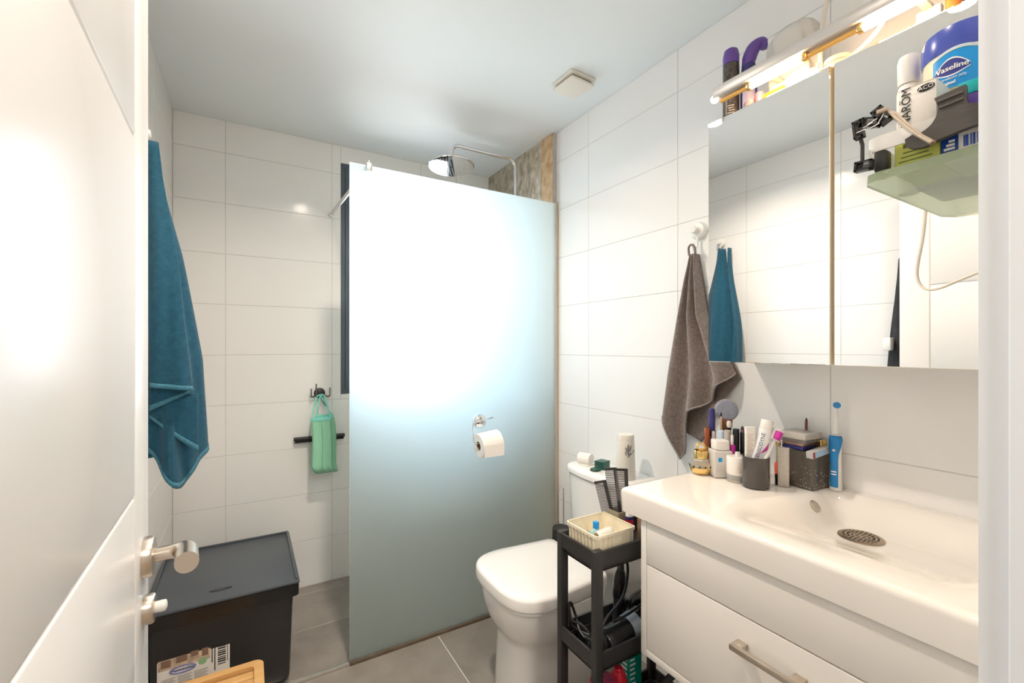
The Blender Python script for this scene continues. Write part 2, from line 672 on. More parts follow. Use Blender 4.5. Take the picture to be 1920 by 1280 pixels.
def lay(parent, name, u0, u1, v0, v1, mx, mat, th=TH, gap=0.0019, tilt=0.0006):
    w_, h_ = u1 - u0 - gap, v1 - v0 - gap
    if w_ < 0.004 or h_ < 0.004:
        return
    me = tile_mesh(w_, h_, th, mat, name)
    o = bpy.data.objects.new(name, me)
    COL.objects.link(o)
    o.parent = parent
    o.matrix_local = mx @ Matrix.Translation(((u0 + u1) / 2, (v0 + v1) / 2, 0)) @ Matrix.Rotation(random.uniform(-tilt, tilt), 4, 'X') @ Matrix.Rotation(random.uniform(-tilt, tilt), 4, 'Y')
    return o


def basis(o, u, v):
    u, v = Vector(u), Vector(v)
    n_ = u.cross(v)
    m = Matrix.Identity(4)
    for r_ in range(3):
        m[r_][0], m[r_][1], m[r_][2], m[r_][3] = u[r_], v[r_], n_[r_], o[r_]
    return m


# floor
mb = MB().box(XL - .02, XR + .02, YF - .12, YB + .02, -0.12, -0.0012)
fl = struct('floor', mb, fgrout_m)
fx = [0.727 + 0.6 * k for k in range(-3, 3)]
mxf = basis((0, 0, -0.008), (1, 0, 0), (0, 1, 0))
for (v0, v1) in edges([1.605 - 0.3 * k for k in range(0, 6)], YF - .1, YG - .008):
    for (u0, u1) in edges(fx, XL, XR):
        lay(fl, 'floor_tile', u0, u1, v0, v1, mxf, floor_m, gap=0.003, tilt=0.0004)
for (v0, v1) in edges([2.22, 2.54], YG + .008, YB):
    for (u0, u1) in edges(fx, XL, XR):
        lay(fl, 'shower_floor_tile', u0, u1, v0, v1, mxf, floor_m, gap=0.0022, tilt=0.0004)

# back wall with the window opening
yb = YB + TH
mb = MB()
for (x0, x1, z0, z1) in ((XL - .02, WX0, 0, ZC), (WX1, XR + .02, 0, ZC), (WX0, WX1, 0, WZ0), (WX0, WX1, WZ1, ZC)):
    mb.box(x0, x1, YB + .0012, yb + 0.14, z0, z1)
wb = struct('wall_back', mb, grout_m)
mxb = basis((0, yb, 0), (1, 0, 0), (0, 0, 1))
for (u0, u1) in edges([-0.0955, 0.398, 0.906], XL, XR):
    for (v0, v1) in edges(ROWS, 0, ZC):
        if v1 <= WZ0 or v0 >= WZ1 or u1 <= WX0 or u0 >= WX1:
            rects = [(u0, u1, v0, v1)]
        else:
            rects = []
            if u0 < WX0:
                rects.append((u0, WX0, v0, v1))
            if u1 > WX1:
                rects.append((WX1, u1, v0, v1))
            a, b_ = max(u0, WX0), min(u1, WX1)
            if v0 < WZ0:
                rects.append((a, b_, v0, WZ0))
            if v1 > WZ1:
                rects.append((a, b_, WZ1, v1))
        for q in rects:
            lay(wb, 'wall_tile', *q, mxb, tile_m)

# left wall
mb = MB().box(XL - TH - .12, XL - .0012, YF - .12, YB + .1, 0, ZC)
wl = struct('wall_left', mb, grout_m)
mxl = basis((XL - TH, 0, 0), (0, 1, 0), (0, 0, 1))
for (u0, u1) in edges([0.104 + .51 * k for k in range(6)], YF, YB):
    for (v0, v1) in edges(ROWS, 0, ZC):
        lay(wl, 'wall_tile', u0, u1, v0, v1, mxl, tile_m)

# right wall: white tiles in the room, slate in the shower
mb = MB().box(XR + .0012, XR + TH + .12, YF - .12, YB + .1, 0, ZC)
mb.box(XS + .0025, XR + TH, YG + .012, YB + .005, 0, ZC)
wr = struct('wall_right', mb, grout_m)
mxr = basis((XR + TH, 0, 0), (0, -1, 0), (0, 0, 1))
for (u0, u1) in edges([0.105 + .511 * k for k in range(6)], YF, YG + .01):
    for (v0, v1) in edges(ROWS, 0, ZC):
        lay(wr, 'wall_tile', -u1, -u0, v0, v1, mxr, tile_m)
mxs = basis((XS + .012, 0, 0), (0, -1, 0), (0, 0, 1))
for i, (u0, u1) in enumerate(edges([2.00, 2.30], YG + .012, YB)):
    for (v0, v1) in edges([0.6 * k for k in range(5)], 0, ZC):
        lay(wr, 'slate_tile', -u1, -u0, v0, v1, mxs, slate_o if i == 0 else slate_m, th=0.012, gap=0.001, tilt=0.004)

# front wall with the doorway
mb = MB()
mb.box(XL - .02, DX0 - .012, YF - .12, YF, 0, ZC)
mb.box(JX + .012, XR + .02, YF - .12, YF, 0, ZC)
mb.box(DX0 - .012, JX + .012, YF - .12, YF, 2.07, ZC)
struct('wall_front', mb, wallp_m)
# ceiling
mb = MB().box(XL - .02, XR + .02, YF - .12, YB + .1, ZC, ZC + .1)
struct('ceiling', mb, ceil_m)
# doorway linings: a reveal with a rebate for the leaf
mb = MB()
mb.prism([(JX, YF + .002), (JX + .03, YF + .002), (JX + .03, YF - .125), (JX - .012, YF - .125), (JX - .012, YF - .034), (JX - .0095, YF - .022), (JX, YF - .019)], 'z', 0, 2.06)
struct('trim_1', mb, jamb_m, ang=50)
mb = MB().box(DX0 - .03, DX0, YF - .125, YF + .002, 0, 2.06)
struct('trim_2', mb, jamb_m)
mb = MB().box(DX0 - .03, JX + .03, YF - .125, YF + .002, 2.045, 2.075)
struct('trim_3', mb, jamb_m)

# hallway behind the camera
hx0, hx1, hy0 = -1.0, 1.7, -2.0
hy1 = YF - .12
struct('floor_hallway', MB().box(hx0, hx1, hy0, hy1, -.05, 0), hallfl_m)
struct('ceiling_hallway', MB().box(hx0, hx1, hy0, hy1, ZC, ZC + .05), ceil_m)
struct('wall_hallway_back', MB().box(hx0, hx1, hy0 - .1, hy0, 0, ZC), wallp_m)
struct('wall_hallway_left', MB().box(hx0 - .1, hx0, hy0 - .1, hy1, 0, ZC), wallp_m)
struct('wall_hallway_right', MB().box(hx1, hx1 + .1, hy0 - .1, hy1, 0, ZC), wallp_m)
mb = MB()
mb.box(hx0, XL - .02, hy1, hy1 + .1, 0, ZC)
mb.box(XR + .02, hx1, hy1, hy1 + .1, 0, ZC)
struct('wall_hallway_front', mb, wallp_m)

# window
wn = struct('window_1', MB().box(WX0, WX1, YB + .004, YB + .07, WZ0, WZ0 + .024).box(WX0, WX1, YB + .004, YB + .07, WZ1 - .024, WZ1)
            .box(WX0, WX0 + .024, YB + .004, YB + .07, WZ0 + .024, WZ1 - .024).box(WX1 - .024, WX1, YB + .004, YB + .07, WZ0 + .024, WZ1 - .024), frame_m)
s0, s1, q0, q1 = WX0 + .025, WX1 - .025, WZ0 + .025, WZ1 - .025
SB = .026
mb = MB()
mb.box(s0, s1, YB - .004, YB + .05, q0, q0 + SB).box(s0, s1, YB - .004, YB + .05, q1 - SB, q1)
mb.box(s0, s0 + SB, YB - .004, YB + .05, q0 + SB, q1 - SB).box(s1 - SB, s1, YB - .004, YB + .05, q0 + SB, q1 - SB)
sash = build('sash', mb, frame_m, wn)
build('pane', MB().box(s0 + SB - .002, s1 - SB + .002, YB + .020, YB + .024, q0 + SB - .002, q1 - SB + .002), pane_m, wn)
build('window_handle', MB().box(s1 - .024, s1 - .004, YB - .014, YB - .004, 1.60, 1.68, .002).box(s1 - .021, s1 - .007, YB - .034, YB - .014, 1.64, 1.76, .003), stl_m, wn)

# shower threshold and glass channels
struct('trim_4', MB().box(XL, 0.352, YG - .012, YG + .008, -.006, .010, .002), alu_m)
struct('trim_5', MB().box(0.352, XS, YG - .012, YG + .010, -.006, .013, .002), brz_m)
struct('trim_6', MB().box(XR - .016, XR - .0005, YG - .012, YG + .012, .012, 2.032, .001), beige_m)

# ------------------------------------------------------------------ open door leaf
HX, HY = -0.1075, 0.150           # hinge end of the room-side face
dv = Vector((-0.0244, 0.9997, 0))
dn = Vector((0.9997, 0.0244, 0))
LW = 0.672


def dmx():
    m = Matrix.Identity(4)
    for r_ in range(3):
        m[r_][0], m[r_][1], m[r_][2], m[r_][3] = dv[r_], (0, 0, 1)[r_], dn[r_], (HX, HY, 0)[r_]
    return m


DM = dmx()      # local: x along the leaf, y up, z out of the face into the room
dr = struct('door_1', MB().box(0, LW, 0.006, 2.04, -.042, -.004, .0015, mx=DM), door_m)
ys = [0.006, 0.198, 0.646, 1.094, 1.542, 1.99, 2.04]
SW = 0.102
for a, b_ in zip(ys, ys[1:]):
    build('door_panel', MB().box(0.0, LW - SW - .002, a + .0025, b_ - .0025, -.0045, 0, .0016, mx=DM), door_m, dr)
build('door_stile', MB().box(LW - SW + .002, LW, .006, 2.04, -.0045, 0, .0016, mx=DM), door_m, dr)
hz = 0.993
hc = LW - 0.040


def dp(a, b_, c):
    return DM @ Vector((a, b_, c))


hd = build('door_handle', MB().tube(bend([dp(hc, hz, .004), dp(hc, hz + .001, .048), dp(hc - .072, hz + .009, .053)], .020, 8),
                                    [.0095] * 2 + [.0100, .0108, .0118, .0126, .0130, .0132] + [.0134] * (len(bend([dp(hc, hz, 0), dp(hc, hz, .05), dp(hc - .1, hz, .05)], .02, 8)) - 8), 18), nic_m, dr)
build('rosette', MB().lathe((0, 0, 0), [(.0268, 0), (.0268, .009), (.0255, .0115), (.012, .0118)], 32, mx=None).turn(Matrix.Translation(dp(hc, hz, 0)) @ dn.to_track_quat('Z', 'Y').to_matrix().to_4x4()), nic_m, hd)
lk = build('lock_rosette', MB().lathe((0, 0, 0), [(.0195, 0), (.0195, .010), (.018, .0125), (.009, .0128)], 28).turn(Matrix.Translation(dp(hc, .921, 0)) @ dn.to_track_quat('Z', 'Y').to_matrix().to_4x4()), nic_m, dr)
build('thumb_turn', MB().lathe((0, 0, 0), [(.0085, .012), (.0092, .020), (.0085, .0245), (.004, .026)], 18, sy=0.8).turn(Matrix.Translation(dp(hc, .921, 0)) @ dn.to_track_quat('Z', 'Y').to_matrix().to_4x4()), plw_m, lk)
build('hinge', MB().cyl(dp(-.004, .25, -.006), dp(-.004, .35, -.006), .007), stl_m, dr)
build('hinge', MB().cyl(dp(-.004, 1.7, -.006), dp(-.004, 1.8, -.006), .007), stl_m, dr)

# ------------------------------------------------------------------ ceiling downlights (out of frame, reflected in the tiles)
glow_m = M('lit_lamp_lens', (1, 1, 1), 0.4, emit=(1.0, 0.9, 0.76), es=6.0)
d0 = thing('ceiling_downlight', 'round recessed ceiling downlight near the doorway', 'lamp', (0.36, 0.50, ZC))
build('trim_ring', MB().lathe((.36, .50, 0), [(.048, ZC - .001), (.046, ZC - .007), (.036, ZC - .007), (.036, ZC - .001)], 28, cap=False), stl_m, d0)
build('lens', MB().lathe((.36, .50, 0), [(.036, ZC - .003), (.036, ZC - .001)], 24), glow_m, d0)
d1 = copy_tree(d0)
d1.location = (0.36, 1.39, ZC)
d1['label'] = 'round recessed ceiling downlight nearer the shower'
for o in (d0, d1):
    o['group'] = 'ceiling downlights'
hl = thing('hall_fill_lamp', 'added flat round fill lamp on the hallway ceiling, unseen behind the camera', 'lamp', (.25, -.75, ZC))  # body made up for the added hallway fill light
build('fill_lamp_base', MB().lathe((.25, -.75, 0), [(.20, ZC - .03), (.20, ZC - .0005)], 32), plw_m, hl)

# ------------------------------------------------------------------ ceiling vent
vt = thing('ceiling_vent', 'square cream ventilation cover on the white ceiling', 'vent', (1.18, 1.487, ZC))
vm = Matrix.Translation((1.18, 1.487, 0)) @ Matrix.Rotation(R(3), 4, 'Z')
build('vent_frame', MB().box(-.066, .066, -.066, .066, ZC - .012, ZC - .0005, .004, mx=vm), offw_m, vt)
build('vent_collar', MB().box(-.052, .052, -.052, .052, ZC - .024, ZC - .012, mx=vm), brown_m, vt)
build('vent_cover', MB().box(-.062, .062, -.062, .062, ZC - .032, ZC - .022, .003, mx=vm), offw_m, vt)

# ------------------------------------------------------------------ frosted shower screen
gs = thing('shower_screen', 'tall frosted glass shower screen with pale green tint', 'shower screen', (0.86, YG, 0.012))
build('glass_panel', MB().box(0.353, XR - .008, YG - .004, YG + .004, .010, 2.028, .0012, 1), frost_m, gs)
cl = build('clamp', MB().box(.418, .440, YG - .016, YG + .014, 2.004, 2.036, .002).cyl((.429, YG, 2.036), (.429, YG, 2.048), .006, .004), stl_m, gs)
build('support_bar', MB().tube([(.429, YG + .012, 2.022), (.392, YB - .012, 2.010)], .0085, 14), stl_m, gs)
build('wall_flange', MB().lathe((.392, YB, 2.010), [(.015, -.012), (.014, -.016), (.009, -.018)], 18, axis='y').cyl((.392, YB - .012, 2.01), (.392, YB - .0005, 2.01), .015), stl_m, gs)

# ------------------------------------------------------------------ toilet paper holder on the glass
HYg = YG - .005
hp = thing('toilet_paper_holder', 'chrome suction toilet paper holder stuck on the frosted glass', 'paper holder', (.934, HYg, .93))
build('suction_disc', MB().lathe((.934, HYg, .934), [(.034, 0), (.034, -.006), (.030, -.012), (.020, -.017), (.006, -.019)], 32, axis='y'), chr_m, hp)
build('suction_knob', MB().lathe((.934, HYg, .934), [(.012, -.016), (.013, -.030), (.010, -.034)], 18, axis='y'), chr_m, hp)
wy = HYg - .030
pts = bend([(.990, wy, .951), (.905, wy, .936), (.886, wy, .936), (.888, wy, .846), (.888, wy - .032, .843), (1.018, wy - .032, .862), (1.022, wy - .032, .872)], .010, 5)
build('wire_arm', MB().tube(pts, .0028, 8), chr_m, hp)
rl = thing('toilet_roll', 'white toilet roll on the chrome holder', 'toilet roll', (.95, wy - .032, .845))
RC = Vector((.950, wy - .032, .838))
ax = Vector((1, 0, .10)).normalized()
rm = Matrix.Translation(RC) @ ax.to_track_quat('Z', 'Y').to_matrix().to_4x4()
build('paper', MB().lathe((0, 0, 0), [(.021, -.052), (.054, -.052), (.056, -.050), (.056, .050), (.054, .052), (.021, .052), (.021, -.052)], 40, cap=False).turn(rm), paper_m, rl)
build('cardboard_core', MB().lathe((0, 0, 0), [(.0208, -.0505), (.0208, .0505), (.0195, .0505), (.0195, -.0505), (.0208, -.0505)], 30, cap=False).turn(rm), brown_m, rl)
build('loose_sheet', MB().box(.901, 1.001, wy - .032 - .0572, wy - .032 - .0562, .792, .845), paper_m, rl)

# ------------------------------------------------------------------ rain shower
rs = thing('rain_shower', 'chrome rain shower head on an arched pipe by the slate wall', 'shower', (1.318, 2.19, 1.0))
AY = 2.19
build('riser_pipe', MB().tube(bend([(1.318, AY, .95), (1.318, AY, 2.352), (.925, AY, 2.352), (.925, AY, 2.252)], .055, 8), .0105, 14), chr_m, rs)
hm = Matrix.Translation((.925, AY, 2.236)) @ Matrix.Rotation(R(-3), 4, 'X')
hdsh = build('shower_head', MB().lathe((0, 0, 0), [(.112, -.006), (.119, -.004), (.121, 0), (.119, .005), (.03, .010), (.016, .024), (.012, .026)], 48).turn(hm), chr_m, rs)
mb = MB()
for k in range(1, 8):
    nn = 6 * k
    for i in range(nn):
        a = 2 * PI * i / nn
        p = hm @ Vector((.0148 * k * math.cos(a), .0148 * k * math.sin(a), -.006))
        mb.cyl(p, p + Vector((0, 0, -.003)), .0026, .0018, 6)
nz = build('nozzle', mb, M('grey_rubber_nozzle', (.55, .56, .56), .5), hdsh)
nz['kind'] = 'stuff'
build('wall_bracket', MB().cyl((1.318, AY, 2.05), (XS - .001, AY, 2.05), .009).lathe((XS, AY, 2.05), [(.018, -.012), (.018, -.001)], 18, axis='x'), chr_m, rs)
build('mixer_bar', MB().cyl((1.318, AY - .13, 1.0), (1.318, AY + .13, 1.0), .021).cyl((1.318, AY - .18, 1.0), (1.318, AY - .135, 1.0), .024).cyl((1.318, AY + .135, 1.0), (1.318, AY + .18, 1.0), .024), chr_m, rs)

# ------------------------------------------------------------------ robe hook, scrubber and squeegee on the back wall
hk = thing('wall_hook', 'small black and chrome suction hook on the white tiles above the mint scrubber', 'hook', (.334, YB, 1.03))
build('hook_base', MB().lathe((.334, YB, 1.032), [(.028, -.0005), (.028, -.006), (.018, -.013), (.006, -.015)], 24, axis='y'), blkm_m, hk)
for (dx, dz) in ((-.045, .030), (-.020, .055), (.048, .032)):
    build('prong', MB().tube(bend([(.334 + dx * .3, YB - .010, 1.02), (.334 + dx * .9, YB - .026, 1.014), (.334 + dx, YB - .034, 1.018), (.334 + dx, YB - .034, 1.03 + dz)], .008, 4), 0.0042, 8), M('dark_chrome', (.30, .29, .28), .2, metal=1), hk)
build('prong', MB().tube(bend([(.350, YB - .006, 1.02), (.352, YB - .012, .985), (.365, YB - .026, .960), (.362, YB - .030, .99)], .008, 4), .004, 8), blkm_m, hk)

sc = thing('back_scrubber', 'mint green looped back scrubber hanging from the wall hook', 'scrubber', (.33, YB - .05, .60))
# strap: a closed loop band in the Y/Z plane, width along X
def strap(u, v):
    zt, zb, rr = 0.905, 0.664, 0.044
    yc = YB - .085
    L = zt - zb
    per = 2 * L + PI * rr
    d = v * per
    if d < L:
        y, z = yc - rr * (0.45 + .55 * d / L), zt - d
    elif d < L + PI * rr:
        a = (d - L) / rr
        y, z = yc - rr * math.cos(a), zb - rr * math.sin(a)
    else:
        k = (d - L - PI * rr) / L
        y, z = yc + rr * (1 - .55 * k), zb + k * L
    x0, x1 = .281 + .004 * math.sin(v * 9), .376 + .006 * math.sin(v * 7)
    if d >= L + .5 * PI * rr:
        kk = max(0, min(1, (d - L - PI * rr) / L))
        x0, x1 = x0 + .040 - .012 * kk ** 3, x1 + .042 - .024 * kk ** 3
    elif d > L:
        k = (d - L) / (.5 * PI * rr)
        x0, x1 = x0 + .040 * k, x1 + .042 * k
    return (x0 + (x1 - x0) * u, y + .0015 * math.cos(u * PI * 6), z)
build('strap', MB().grid(strap, 12, 60), mint_m, sc, solid=.006)
build('seam', MB().tube([Vector(strap(.5, v / 40)) + Vector((0, -.004, 0)) for v in range(0, 20)], .0014, 6).tube([Vector(strap(.97, v / 40)) + Vector((0, -.003, 0)) for v in range(0, 21)], .0028, 6).tube([Vector(strap(.03, v / 40)) + Vector((0, -.003, 0)) for v in range(0, 21)], .0028, 6), M('mint_seam', (.17, .44, .29), .85), sc)
build('end_binding', MB().box(.280, .378, YB - .112, YB - .099, .895, .915, .004).box(.306, .396, YB - .067, YB - .053, .905, .922, .004), minth_m, sc)
ty = YB - .060
th_ = YB - .030
build('hanging_cord', MB().tube(spline([(.286, ty - .045, .905), (.298, ty - .010, .96), (.316, th_ - .002, 1.012), (.334, th_, 1.024), (.352, th_ - .002, 1.018), (.366, ty - .010, .96), (.374, ty - .045, .905)]), .0042, 8)
      .tube(spline([(.312, ty + .0, .915), (.322, ty - .004, .97), (.333, th_ - .006, 1.016), (.345, th_ - .008, 1.005), (.372, ty - .006, .945), (.392, ty, .915)]), .0036, 8), minth_m, sc)
sq = thing('soap_shelf', 'thin black bar on the tiles behind the mint scrubber', 'squeegee', (.33, YB - .02, .79))
build('blade_bar', MB().box(.206, .462, YB - .030, YB - .012, .786, .806, .006, 3), blkm_m, sq)
build('blade', MB().box(.212, .456, YB - .024, YB - .020, .776, .790, .0005), blk_m, sq)
build('suction_mount', MB().cyl((.334, YB - .014, .796), (.334, YB - .0005, .796), .022), blkm_m, sq)

# ------------------------------------------------------------------ black storage bin
bn = thing('storage_box', 'large black plastic storage box with grey lid under the blue towel', 'storage box', (-.065, 2.13, 0))
BX0, BX1, BY0, BY1 = -.292, .150, 1.885, 2.385


def shell(mb, x0, x1, y0, y1, z0, z1, taper, bev):
    b = bmesh.new()
    bmesh.ops.create_cube(b, size=1)
    for v in b.verts:
        t_ = taper if v.co.z < 0 else 0
        v.co = Vector((x0 + (v.co.x + .5) * (x1 - x0) + (-math.copysign(t_, v.co.x)), y0 + (v.co.y + .5) * (y1 - y0) - math.copysign(t_, v.co.y), z0 + (v.co.z + .5) * (z1 - z0)))
    es = [e_ for e_ in b.edges if not (e_.verts[0].co.z > z1 - .001 and e_.verts[1].co.z > z1 - .001)]
    bmesh.ops.bevel(b, geom=es, offset=bev, segments=4, profile=.5, affect='EDGES')
    return mb.bm(b)


build('box_body', shell(MB(), BX0, BX1, BY0, BY1, .002, .362, .012, .026), blkm_m, bn)
build('box_rim', MB().box(BX0 - .010, BX1 + .018, BY0 - .014, BY1 + .012, .340, .384, .020, 4, vert_only=True), blk_m, bn)
ld = build('lid', MB().box(BX0 - .010, BX1 + .020, BY0 - .016, BY1 + .014, .3845, .396, .005, 2), lid_m, bn)
mb = MB()
lx0, lx1, ly0, ly1 = BX0 + .002, BX1 + .006, BY0 - .002, BY1
mb.box(lx1, lx1 + .010, ly0, ly1, .395, .402, .003).box(lx0 - .008, lx1 + .010, ly1 - .006, ly1 + .006, .395, .402, .003).box(lx0 - .008, lx0, ly0, ly1, .395, .402, .003)
build('lid_rim', mb, lid_m, ld)
build('embossed_oval', MB().tube([(-.085 + .034 * math.cos(a * PI / 14), 1.945 + .008 * math.sin(a * PI / 14), .3962) for a in range(28)], .0014, 6, closed=True), blk_m, ld)
lettering(ld, 'Hammarplast', .010, (-.085, 1.945, .3962), (1, 0, 0), (0, 1, 0), blk_m)
# label on the front
LM = Matrix.Translation((-.140, BY0 + .0045, .193)) @ Matrix.Rotation(R(-2.2), 4, 'X')
# local: x right, z up, y into the box


def lb(x0, x1, z0, z1, y=-.0008):
    return MB().box(x0, x1, y, y + .0008, z0, z1, mx=LM)


st = build('sticker', lb(-.122, .084, -.062, .062), card_m, bn)
build('photo_print', lb(-.120, .026, -.002, .058, -.0012), skin_m, st)
mb = MB()
for (a, b_, c, d) in ((-.112, -.085, .006, .030), (-.070, -.040, .012, .034), (-.030, -.008, .02, .05), (.002, .02, .012, .04)):
    mb.v += lb(a, b_, c, d, -.0016).v
    o_ = len(mb.v) - 8
    mb.f += [tuple(i + o_ for i in f) for f in lb(a, b_, c, d).f]
build('photo_detail', mb, brown_m, st)
build('green_dot', MB().lathe((0, 0, 0), [(.012, -.0016), (.012, -.0008)], 20, axis='y').turn(LM @ Matrix.Translation((.004, 0, -.004))), leafg_m, st)
mb = MB()
for k in range(9):
    mb2 = lb(.048, .072, -.034 + k * .0075, -.034 + k * .0075 + (.0046 if k % 3 else .0028), -.0014)
    mb.add(mb2.v, mb2.f)
for (a, b_, c, d) in ((.030, .033, -.02, .04), (.038, .041, -.05, .03), (.076, .078, -.03, .03)):
    mb2 = lb(a, b_, c, d, -.0014)
    mb.add(mb2.v, mb2.f)
build('barcode', mb, ink_m, st)
mb = MB()
for k in range(5):
    for (a, b_) in ((-.112, -.072), (-.066, -.026), (-.020, .020)):
        mb2 = lb(a, b_ - .006 * (k % 2), -.034 - k * .0055, -.0325 - k * .0055, -.0014)
        mb.add(mb2.v, mb2.f)
build('small_print', mb, inkg_m, st)
build('oval_logo', MB().tube([LM @ Vector((-.052 + .036 * math.cos(a * PI / 14), -.0014, -.012 + .011 * math.sin(a * PI / 14))) for a in range(28)], .0016, 6, closed=True), bluel_m, st)
lettering(st, 'Hammarplast', .0115, LM @ Vector((-.052, -.0014, -.012)), LM.to_3x3() @ Vector((1, 0, 0)), LM.to_3x3() @ Vector((0, 0, 1)), bluel_m, bold=.0003)

# bamboo stool in front of the box
bs = thing('bamboo_stool', 'honey coloured bamboo step stool in front of the black storage box', 'stool', (-.09, 1.66, 0))
def rrect(x0, x1, y0, y1, r, n=6):
    out = []
    for (cx, cy, a0) in ((x1 - r, y1 - r, 0), (x0 + r, y1 - r, PI / 2), (x0 + r, y0 + r, PI), (x1 - r, y0 + r, 1.5 * PI)):
        for k in range(n + 1):
            a = a0 + PI / 2 * k / n
            out.append((cx + r * math.cos(a), cy + r * math.sin(a)))
    return out


def ring(mb, outer, inner, z0, z1):
    n = len(outer)
    vs = [(*p, z0) for p in outer] + [(*p, z1) for p in outer] + [(*p, z1) for p in inner] + [(*p, z0) for p in inner]
    fs = []
    for l in range(4):
        for k in range(n):
            k2 = (k + 1) % n
            a, b_ = l * n, ((l + 1) % 4) * n
            fs.append((a + k, a + k2, b_ + k2, b_ + k))
    return mb.add(vs, fs)


SX0, SX1, SY0, SY1 = -.262, .045, 1.52, 1.740
build('seat_frame', ring(MB(), rrect(SX0, SX1, SY0, SY1, .028), rrect(SX0 + .028, SX1 - .028, SY0 + .028, SY1 - .028, .012), .200, .224), wood_m, bs)
for k in range(4):
    y_ = SY0 + .030 + k * .0400
    build('slat', MB().box(SX0 + .020, SX1 - .020, y_, y_ + .036, .198, .212, .002), wood_m, bs)
for (a, b_) in ((SX0 + .004, SY0 + .012), (SX1 - .032, SY0 + .012), (SX0 + .004, SY1 - .040), (SX1 - .032, SY1 - .040)):
    build('leg', MB().box(a, a + .028, b_, b_ + .028, .001, .2, .004), wood_m, bs)

# ------------------------------------------------------------------ blue towel on the left wall
def white_hook(name, label, wallx, y, z, sgn):
    h = thing(name, label, 'hook', (wallx, y, z), 'white suction hooks')
    build('suction_plate', MB().lathe((wallx, y, z), [(.031, sgn * .0005), (.031, sgn * .010), (.026, sgn * .018), (.012, sgn * .021)], 28, axis='x'), plw_m, h)
    build('hook_knob', MB().lathe((wallx, y, z), [(.011, sgn * .020), (.012, sgn * .032), (.014, sgn * .036), (.011, sgn * .041)], 20, axis='x'), plw_m, h)
    build('hook_arm', MB().tube(bend([(wallx + sgn * .016, y, z - .020), (wallx + sgn * .018, y, z - .060), (wallx + sgn * .034, y, z - .074), (wallx + sgn * .042, y, z - .050)], .012, 5), .005, 10), plw_m, h)
    return h


white_hook('towel_hook', 'white round suction hook on the left wall holding the blue towel', XL, 1.80, 1.955, 1)
TY = 1.745
bt = thing('blue_towel', 'teal blue terry towel hanging from a white hook on the left wall', 'towel', (XL + .04, TY, .86))


def tdrape(u, v):
    # closed drape: u around, v from the gathered top to the uneven hem
    a = 2 * PI * u
    s_ = v
    rx = lerp_tab([(0, .020), (.08, .024), (.35, .050), (.7, .075), (1, .083)], s_)
    ry = lerp_tab([(0, .022), (.08, .030), (.35, .075), (.7, .100), (1, .100)], s_)
    f = 1 + (.10 * math.sin(5 * a + 1.0 + 1.5 * s_) + .06 * math.sin(9 * a + 2)) * smooth(s_ * 2.2)
    x = XL + .016 + rx * 1.02 + rx * math.cos(a) * f
    y = TY + .03 * (1 - s_) + ry * math.sin(a) * f
    x = max(x, XL + .004)
    # hem heights: lowest towards the viewer (a = -90 deg)
    zb = .960 - .080 * math.exp(-((a - 1.58 * PI) / .60) ** 2) + .03 * math.sin(2 * a)
    z = 1.905 + (zb - 1.905) * s_
    return (x, y, z)


build('towel_body', MB().grid(tdrape, 72, 44, closed_u=True), teal_m, bt, solid=.004)
YT = TY - .118


def tfold(u, v):
    # outer front fold that ends in the upper hem
    zt, zb = 1.900, 1.166 - .014 * u
    z = zt + (zb - zt) * v
    xl = lerp_tab([(0, -.270), (.15, -.262), (.5, -.250), (1, -.240)], v)
    xr = lerp_tab([(0, -.234), (.15, -.222), (.5, -.178), (1, -.141)], v)
    ytop = TY + .01 - .045
    y = ytop + (YT - ytop) * smooth(v * 1.3) - .018 * math.sin(PI * u) * (.3 + .7 * v) + .006 * math.sin(u * 9 + v * 4) * v
    return (xl + (xr - xl) * u, y, z)


build('front_fold', MB().grid(tfold, 22, 40), teal_m, bt, solid=.005)


def tfold2(u, v):
    # triangular fold below: from the upper hem down to a diagonal hem
    zt = 1.18
    zb = 1.095 + .055 * u
    z = zt + (zb - zt) * v
    xl, xr = -.245, -.139
    y = YT + .016 - .012 * math.sin(PI * u) + .006 * v
    return (xl + (xr - xl) * u, y, z)


build('second_fold', MB().grid(tfold2, 16, 8), teal_m, bt, solid=.004)


def tfold3(u, v):
    zt = 1.14
    zb = 1.075 - .115 * u
    z = zt + (zb - zt) * v
    xl, xr = -.246, -.130
    y = YT + .026 - .014 * math.sin(PI * u) + .006 * v
    return (xl + (xr - xl) * u, y, z)


build('third_fold', MB().grid(tfold3, 16, 10), teal_m, bt, solid=.004)


def band(fn, v0, off):
    return MB().grid(lambda u, v: Vector(fn(u, v0 + (1 - v0) * v)) + Vector((0, off, 0)), 20, 2)


build('hem', band(tfold, .982, -.0042), tealh_m, bt, solid=.003)
build('hem', band(tfold2, .80, -.0040), tealh_m, bt, solid=.003)
build('hem', band(tfold3, .88, -.0040), tealh_m, bt, solid=.003)
build('hem', MB().grid(lambda u, v: Vector(tdrape(u, .985 + .017 * v)) + Vector((0, 0, -.001)), 72, 1, closed_u=True), tealh_m, bt, solid=.0065)
build('hanging_loop', MB().tube(spline([(XL + .034, TY + .035, 1.90), (XL + .036, TY + .045, 1.915), (XL + .040, TY + .060, 1.905)]), .003, 8), tealh_m, bt)

# black clothes behind the door, seen only in the mirror
bj = thing('black_jacket', 'black jacket behind the open door, seen in the mirror', 'jacket', (XL + .07, .78, .95))


